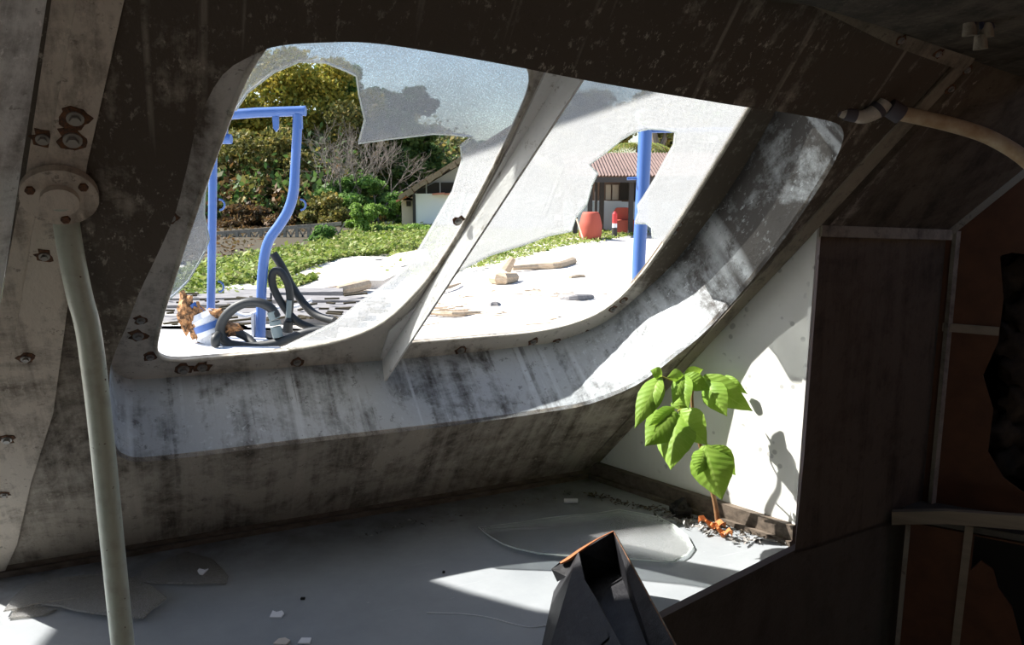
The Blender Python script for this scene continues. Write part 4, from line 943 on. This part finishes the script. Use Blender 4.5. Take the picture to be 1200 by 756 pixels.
# ------------------------------------------------------------------ footbridge on its concrete block
DBr = 33
br = thing('footbridge', 'weathered timber footbridge with crossed railings behind the blue frame', 'bridge', at(320, 300, DBr))
def gp(x, y, k=0): return at(x, y, DBr + k)
for row in (0, 2.2):
    for y0, y1, hh in ((274, 262, .14), (291, 287, .14)):
        m = MB(); m.bar(gp(240, y0 + .5, row), gp(400, y1, row), .10, hh); m.build('rail', M_bridge, br, None)
    for k in range(11):
        x = 250 + k * 14; m = MB(); m.bar(gp(x, 273.3 - (x - 240) * .075, row), gp(x, 291 - (x - 240) * .025, row), .12, .12, (0, 1, 0)); m.build('railing_post', M_bridge, br, None)
        m = MB(); m.bar(gp(x, 273.3 - (x - 240) * .075, row), gp(x + 14, 291 - (x - 226) * .025, row), .05, .07, (0, 1, 0)); m.build('brace', M_bridge, br, None)
        m = MB(); m.bar(gp(x + 14, 273.3 - (x - 226) * .075, row), gp(x, 291 - (x - 240) * .025, row), .05, .07, (0, 1, 0)); m.build('brace', M_bridge, br, None)
m = MB(); slab(m, [gp(240, 292), gp(400, 287.5), gp(400, 287.5, 2.2), gp(240, 292, 2.2)], (0, 0, -.15)); m.build('deck_board', M_bridge, br, None)
m = MB(); a_ = gp(286, 294); m.abox((a_.x, DBr - .2, ZG - .1), (gp(352, 294).x, DBr + 2.4, a_.z)); tag(m.build('concrete_block', M_conc, None, None), 'concrete abutment block under the footbridge', 'block')
m = MB(); m.bar(gp(262, 300, -1), gp(274, 306, -1), .1, .05); tag(m.build('white_board', M_deck, None, None), 'small white board fallen below the footbridge', 'board')

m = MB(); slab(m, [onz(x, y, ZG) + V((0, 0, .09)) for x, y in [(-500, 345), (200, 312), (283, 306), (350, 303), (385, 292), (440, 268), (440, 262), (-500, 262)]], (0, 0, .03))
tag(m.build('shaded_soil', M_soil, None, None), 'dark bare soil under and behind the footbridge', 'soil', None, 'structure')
undergrowth_px = [(120, 314), (230, 309), (283, 304), (300, 288), (380, 270), (440, 262), (120, 262)]
ground_patch('dead_leaves', undergrowth_px, 5000, .12, L_brown, 'brown dead leaves on the soil under the footbridge', .06)

# ------------------------------------------------------------------ houses
DH = 40
def g2(x, y, k=0): return at(x, y, DH + k)
zb = ZG - .1
h1 = thing('white_house', 'white walled house with mossy gable roof behind the grass, left', 'house', V((g2(540, 265).x, DH, ZG)))
def hx(x): return g2(x, 260).x
def hz(y): return g2(600, y).z
m = MB(); m.abox((hx(487), DH, zb), (hx(650), DH + 8, hz(227))); m.build('wall', M_hwall, h1, None)
m = MB(); m.abox((hx(470), DH + .3, zb), (hx(486), DH + 8, hz(235))); m.build('side_wall', M_hside, h1, None)
m = MB(); m.abox((hx(484), DH - .05, zb), (hx(487.5), DH + .4, hz(228))); m.build('corner_post', M_post, h1, None)
m = MB(); m.abox((hx(476), DH + .22, hz(242)), (hx(481), DH + .32, hz(236))); m.build('vent', M_black2, h1, None)
m = MB(); pts = [V((hx(484), DH + .35, hz(228))), V((hx(650), DH + .35, hz(228))), V((hx(650), DH + .35, hz(215))), V((hx(600), DH + .35, hz(157))), V((hx(487), DH + .35, hz(225)))]
slab(m, pts, (0, .2, 0)); m.build('gable_boards', M_grey, h1, None)
m = MB(); m.plate([(hx(488), hz(227)), (hx(560), hz(227)), (hx(560), hz(214)), (hx(510), hz(214)), (hx(490), hz(224))], [], .1, 0); m.build('vent_opening', M_black2, h1, Matrix(((1, 0, 0, 0), (0, 0, 1, DH + .18), (0, 1, 0, 0), (0, 0, 0, 1))))
for x in (500, 516, 535): m = MB(); m.abox((hx(x - .7), DH + .1, hz(227.5)), (hx(x + .7), DH + .2, hz(214))); m.build('mullion_post', M_grey, h1, None)
for x0, x1 in ((466, 478), (508, 522), (522, 536)):
    m = MB(); y0 = 233 if x0 < 480 else 227; m.box(V(((hx(x0) + hx(x1)) / 2, DH - .1, hz(y0))), ((hx(x1) - hx(x0)) / 2, 0, .02 if x0 > 480 else .10), (0, .35, 0), (0, 0, .04)); m.build('eave_tile', M_rtile, h1, None)
for sg, xe in ((-1, 470), (1, 735)):
    pr, pe = V((hx(602), DH - .6, hz(151))), V((hx(xe), DH - .6, hz(234)))
    m = MB(); slab(m, [pr, pe, pe + V((0, 10, 0)), pr + V((0, 10, 0))], (0, 0, .22))
    rf_ = m.build('roof', M_roof1, h1, None)
    if sg < 0:
        for k in range(16):
            t = k / 16; p = pr.lerp(pe, t); q_ = pr.lerp(pe, t + .058); m = MB(); m.bar(p + V((0, -.06, .02 + .07 * (k % 2))), q_ + V((0, -.06, .05)), .35, .16 + .06 * (k % 3)); m.build('roof_tile', M_roof1, rf_, None)
# right house: long veranda with corrugated roof
DV = 36
def g3(x, y, k=0): return at(x, y, DV + k)
def vx(x): return g3(x, 260).x
def vz(y): return g3(700, y).z
h2_ = thing('veranda_house', 'open veranda house with rusted corrugated roof, right of the white house', 'house', V((vx(740), DV, ZG)))
q = MB(); x0, x1 = vx(662), vx(1000); nn = 360; zz0, zz1 = vz(206), at(700, 179, DV + 3.2).z
vs = []
for i in range(nn + 1):
    x = x0 + (x1 - x0) * i / nn; dz = .03 * math.sin(i * math.pi / 2 * 1.0)
    vs += [(x, DV - .9, zz0 + dz), (x, DV + 3.2, zz1 + dz)]
q.add(vs, [(2 * i, 2 * i + 2, 2 * i + 3, 2 * i + 1) for i in range(nn)]); q.build('roof', M_roof2, h2_, None, recalc=False)
m = MB(); m.abox((x0, DV - .85, zz0 - .28), (x1, DV - .75, zz0 - .06)); m.build('fascia', M_post, h2_, None)
for x in (674, 691, 702, 709, 739, 770, 800, 850, 900):
    wv = .11 if x in (702,) else .2; off = 1.5 if x in (702, 709) else 0
    m = MB(); m.abox((vx(x) - wv / 2, DV + off - .1, zb), (vx(x) + wv / 2, DV + off + .1, zz0 - .1)); m.build('post', M_post, h2_, None)
m = MB(); m.abox((vx(664), DV + 2, zb), (vx(735), DV + 2.15, vz(237))); m.build('half_wall', M_half, h2_, None)
m = MB(); m.abox((vx(735), DV + 2, zb), (x1, DV + 2.15, vz(238))); m.build('half_wall', M_half, h2_, None)
m = MB(); m.abox((x0, DV + 3.0, zb), (x1, DV + 3.1, zz0 + .3)); m.build('back_wall', M_inner, h2_, None)
for x0_, x1_ in ((718, 724), (726, 734)):
    m = MB(); m.abox((vx(x0_), DV + 2.8, vz(236)), (vx(x1_), DV + 2.95, vz(217))); m.build('pale_shutter', M_hside, h2_, None)
m = MB(); m.abox((vx(735), DV + 2.5, vz(236)), (vx(800), DV + 2.6, vz(214))); m.build('dark_opening', M_black2, h2_, None)
m = MB(); m.abox((vx(734), DV - .95, vz(210.5)), (vx(750), DV - .85, vz(208.5))); m.build('gutter', M_half, h2_, None)
# red pots, chair, hydrant post and a leaning stick in front
pt = V((vx(684), DV - 3.2, ZG)); q = MB()
q.tube([pt + V((0, 0, -.05)), pt + V((0, 0, .25)), pt + V((0, 0, .62)), pt + V((0, 0, 1.0)), pt + V((0, 0, 1.12))], [.34, .45, .46, .36, .30], 18, smooth=3)
tag(q.build('garden_pot', M_red, None, None, smooth=True), 'large red pot with creepers in front of the veranda', 'pot')
ch = thing('red_armchair', 'red armchair on the veranda beside the blue post', 'chair', V((vx(737), DV + .6, ZG)))
cx_ = vx(737); m = MB(); m.abox((cx_ - .5, DV + .3, ZG), (cx_ + .5, DV + 1.1, ZG + .62)); m.build('seat', M_red, ch, None)
m = MB(); m.plate(rounded([(-.5, .5), (.25, .5), (.25, 1.15), (-.5, 1.15)], .2), [], .15, 0); m.build('backrest', M_red, ch, Matrix.Translation((cx_, DV + 1.1, ZG)) @ Matrix(((1, 0, 0, 0), (0, 0, 1, 0), (0, 1, 0, 0), (0, 0, 0, 1))))
fp_ = V((vx(713), DV - 2.2, ZG)); fh = thing('red_white_post', 'short red and white marker post in front of the veranda', 'post', fp_)
m = MB(); m.tube([fp_, fp_ + V((0, 0, .45))], .11, 12); m.build('foot', M_post, fh, None); m = MB(); m.tube([fp_ + V((0, 0, .45)), fp_ + V((0, 0, .62))], .10, 12); m.build('white_band', M_chip, fh, None)
m = MB(); m.tube([fp_ + V((0, 0, .62)), fp_ + V((0, 0, 1.0)), fp_ + V((0, 0, 1.1))], [.10, .10, .05], 12); m.build('red_cap', M_redp, fh, None)
m = MB(); m.tube([at(683, 279, DV - 6), at(676, 257, DV - 5)], .03, 7); tag(m.build('leaning_stick', M_drift, None, None), 'pale stick leaning against the red pot', 'stick')
m = MB(); c = onz(735, 274, ZG); m.abox((c.x - .6, c.y - .3, ZG), (c.x + .5, c.y + .3, ZG + .14)); tag(m.build('stone_slab', M_stone, None, None), 'pale slab on the ground before the veranda', 'slab')

# ------------------------------------------------------------------ trees and bushes
def blob_pts(n_, c, r, shell=.3):
    d = rng.normal(size=(n_, 3)); d /= np.linalg.norm(d, axis=1)[:, None]
    k = shell + (1 - shell) * rng.random(n_) ** .6
    return np.array(c) + d * k[:, None] * np.array(r)
def tree(name, label, cat, px, py, rx, ry, D, n_, mt, size, nb=9, trunk=True, mt2=None, group=None, seed=0):
    r = random.Random(seed + int(px) * 7 + int(py)); c = at(px, py, D); k = D / F
    Rx, Rz = rx * k, ry * k; root = thing(name, label, cat, V((c.x, D, ZG)), group)
    cen = []
    nb *= 4
    for i in range(nb):
        a = r.uniform(0, 6.283); rr = r.uniform(.1, .9); zz = r.uniform(-.8, .8); rr *= math.sqrt(max(.08, 1 - zz * zz))
        bc = (c.x + math.cos(a) * rr * Rx, D + math.sin(a) * rr * Rx * .8, c.z + zz * Rz)
        br_ = r.uniform(.14, .34)
        cen.append(blob_pts(int(n_ * 2.3) // nb, bc, (br_ * Rx, br_ * Rx * .9, br_ * Rz * .9)))
    cen = np.concatenate(cen); cen = cen[cen[:, 2] > ZG]
    o = leaf_cards('foliage', cen, rng.uniform(.5, 1.3, len(cen)) * size * .62, mt, root); o['kind'] = 'stuff'
    if trunk:
        q = MB(); base = V((c.x + r.uniform(-.3, .3) * Rx, D, ZG - .1)); topc = V((c.x, D, c.z + Rz * .35))
        q.tube([base, base.lerp(topc, .5) + V((r.uniform(-.3, .3), 0, 0)), topc], [.045 * Rz + .1, .035 * Rz + .07, .03], 8, smooth=3)
        for i in range(5):
            a = r.uniform(0, 6.283); s0 = base.lerp(topc, r.uniform(.45, .9)); q.tube([s0, s0 + V((math.cos(a) * Rx * .6, math.sin(a) * Rx * .5, Rz * r.uniform(.1, .5)))], [.07, .02], 6)
        q.build('trunk', M_bark, root, None, smooth=True)
    return root
tree('hill_tree', 'yellow green tree crowning the slope at the upper left of the left window', 'tree', 345, 118, 95, 58, 52, 11000, L_yellow, .24, 14)
tree('hill_tree', 'yellow flecked tree leaning out at the left edge of the left window', 'tree', 265, 165, 70, 75, 50, 8000, L_yellow, .24, 12)
tree('hill_tree', 'olive tree standing beyond the left edge of the picture', 'tree', 90, 160, 110, 90, 50, 9000, L_olive, .26, 12)
tree('hill_tree', 'olive dry tree in the middle of the slope behind the blue frame', 'tree', 320, 205, 80, 55, 46, 8000, L_olive, .22, 12)
tree('hill_tree', 'bright green tree top behind the tip of the hanging pane tongue', 'tree', 395, 125, 45, 50, 55, 5000, L_green, .26, 9)
tree('hill_tree', 'thin olive tree behind the bare branches', 'tree', 415, 175, 55, 55, 50, 5000, L_olive, .22, 9)
tree('dark_tree', 'dark green tree beside the gable of the white house', 'tree', 472, 178, 48, 46, 50, 7000, L_dark, .26, 10)
tree('dark_tree', 'tall hazy tree seen through the hanging pane tongue', 'tree', 450, 140, 42, 40, 58, 5000, L_dark, .26, 9)
tree('far_tree', 'small distant tree right of the dark tree', 'tree', 548, 185, 30, 22, 75, 2500, L_dark, .3, 6)
tree('far_tree', 'distant tree crown behind the hanging pane tongue', 'tree', 490, 118, 26, 18, 70, 2500, L_dark, .32, 6)
tree('dry_shrub', 'brown dry shrub in the shade behind the footbridge', 'bush', 300, 262, 62, 26, 41, 4500, L_brown, .2, 9, False)
tree('dry_shrub', 'brown and olive shrub behind the bend of the blue post', 'bush', 390, 262, 45, 34, 41, 4500, L_olive, .2, 9, False)
tree('green_bush', 'leafy green bush left of the white house', 'bush', 420, 232, 52, 26, 43, 5500, L_green, .22, 9, False)
tree('green_bush', 'bushy green shrub at the end of the footbridge', 'bush', 376, 282, 22, 17, 31, 2200, L_green, .13, 7, False)
tree('green_bush', 'glossy green bush against the white house corner', 'bush', 470, 252, 30, 26, 41.5, 3000, L_green, .2, 7, False)
tree('lime_shrub', 'feathery lime green shrub in the middle of the grass', 'bush', 432, 260, 26, 22, 36, 4000, L_lime, .13, 8, False)
tree('lime_shrub', 'low lime green growth in front of the white house', 'bush', 478, 278, 45, 15, 37, 4500, L_lime, .12, 9, False)
tree('house_tree', 'tree behind the veranda roof, seen through the frosted pane', 'tree', 680, 140, 70, 42, 52, 6000, L_olive, .26, 10)
tree('house_tree', 'tree at the far right behind the veranda roof', 'tree', 830, 150, 70, 55, 50, 6000, L_green, .26, 10)
tree('house_tree', 'olive tree with a forked trunk behind the blue post', 'tree', 782, 140, 45, 40, 47, 4000, L_olive, .24, 9)
c = at(415, 265, 48)
bare = thing('bare_tree', 'grey leafless tree with tangled branches left of the dark tree', 'tree', V((c.x, 43, ZG)))
q = MB(); r_ = random.Random(21)
def grow_b(p, d, L, r, lev):
    q_ = p + d * L; mid = p + d * L * .5 + V((r_.gauss(0, .08), r_.gauss(0, .08), r_.gauss(0, .06))) * L; q.tube([p, mid, q_], [r * .7, r * .5, r * .4], 5, caps=False)
    if lev == 0: return
    for k in range(3 if lev > 1 else 4):
        nd = (d + V((r_.gauss(0, .55), r_.gauss(0, .4), r_.gauss(.05, .4)))).normalized(); grow_b(mid.lerp(q_, r_.uniform(0, 1)), nd, L * r_.uniform(.55, .85), r * .6, lev - 1)
for x in (372, 392, 415, 436):
    for k in range(2): grow_b(at(x + k * 8, 262, 42.5), V((r_.gauss(.1, .3), 0, 1)).normalized(), 2.0, .075, 4)
q.build('branches', M_twig, bare, None)
# palm behind the veranda roof
pc = at(745, 172, 44); palm = thing('palm_tree', 'drooping palm fronds behind the veranda roof, left of the blue post', 'palm', V((pc.x, 44, ZG)))
m = MB(); m.tube([V((pc.x, 44, ZG)), V((pc.x + .2, 44, pc.z))], [.25, .18], 10); m.build('trunk', M_bark, palm, None, smooth=True)
r_ = random.Random(2)
for k in range(16):
    a = k * .393 + r_.uniform(-.1, .1); L = r_.uniform(1.6, 2.4); q = MB(); d = V((math.cos(a), math.sin(a), 0)); sd_ = V((-d.y, d.x, 0))
    P = [V((pc.x + .2, 44, pc.z)) + d * L * t + V((0, 0, 1)) * (.7 * t * (1 - t) * 2 - .9 * t * t) for t in [i / 8 for i in range(9)]]
    for i in range(9):
        for sg in (-1, 1):
            for j in range(2):
                b0 = P[i].lerp(P[min(i + 1, 8)], j * .5); tip = b0 + sd_ * sg * .5 + d * .35 + V((0, 0, -.28)); q.add([b0, b0 + d * .09, tip], [(0, 1, 2)])
    q.build('frond', L_palm, palm, None, recalc=False)
m = MB(); m.tube([at(772, 205, 46), at(771, 178, 46), at(767, 160, 46), at(764, 140, 46)], [.28, .22, .18, .12], 8); m.tube([at(771, 180, 46), at(779, 162, 46), at(782, 140, 46)], [.18, .15, .1], 8)
ft = m.build('forked_trunk', M_bark, None, None, smooth=True); tag(ft, 'grey forked tree trunk right of the blue post above the roof', 'tree')
# wooded hillside closing the view
hx_ = np.linspace(-60, 60, 60); hv = []
def hill_z(x, yy, zz): return zz * (1 if x < -7 else max(.25, 1 - (x + 7) / 12)) + .3 * math.sin(x * .8 + yy)
def hill_y(x, yy): return yy + 15 * min(1, max(0, (x + 9) / 4))
hrows = [(41.5, -2.7), (46, -1.0), (52, 1.6), (60, 3.6), (76, 5.0), (110, 5.5)]
for yy, zz in hrows:
    for x in hx_: hv.append((x, hill_y(x, yy), hill_z(x, yy, zz)))
m = MB(); m.add(hv, [(j * 60 + i, j * 60 + i + 1, (j + 1) * 60 + i + 1, (j + 1) * 60 + i) for j in range(len(hrows) - 1) for i in range(59)])
tag(m.build('hillside', mat('hillside_soil', (.06, .06, .025), .9), None, None, smooth='all'), 'dark wooded hillside behind the trees', 'hill', None, 'structure')
def undergrowth(name, n_, x0, x1, t0, t1, mt, size, label, up_=.8):
    xx = rng.uniform(x0, x1, n_); tt = rng.uniform(t0, t1, n_); P = []
    for x, t in zip(xx, tt):
        j = min(int(t), len(hrows) - 2); f = t - j; yy = hrows[j][0] * (1 - f) + hrows[j + 1][0] * f; zz = hrows[j][1] * (1 - f) + hrows[j + 1][1] * f
        P.append((x, hill_y(x, yy), hill_z(x, yy, zz) + abs(rng.normal()) * up_))
    tag(leaf_cards(name, np.array(P), rng.uniform(.6, 1.3, n_) * size, mt), label, 'undergrowth', None, 'stuff')
undergrowth('hill_undergrowth', 22000, -48, -3, 0, 3, L_olive, .24, 'olive undergrowth covering the hillside', .8)
undergrowth('dark_undergrowth', 16000, -46, -4, 0, 1.6, L_dark, .22, 'dark undergrowth at the foot of the hillside', 1.1)
undergrowth('dry_undergrowth', 8000, -34, -9, -.0, .9, L_brown, .2, 'brown dry undergrowth behind the footbridge', .9)
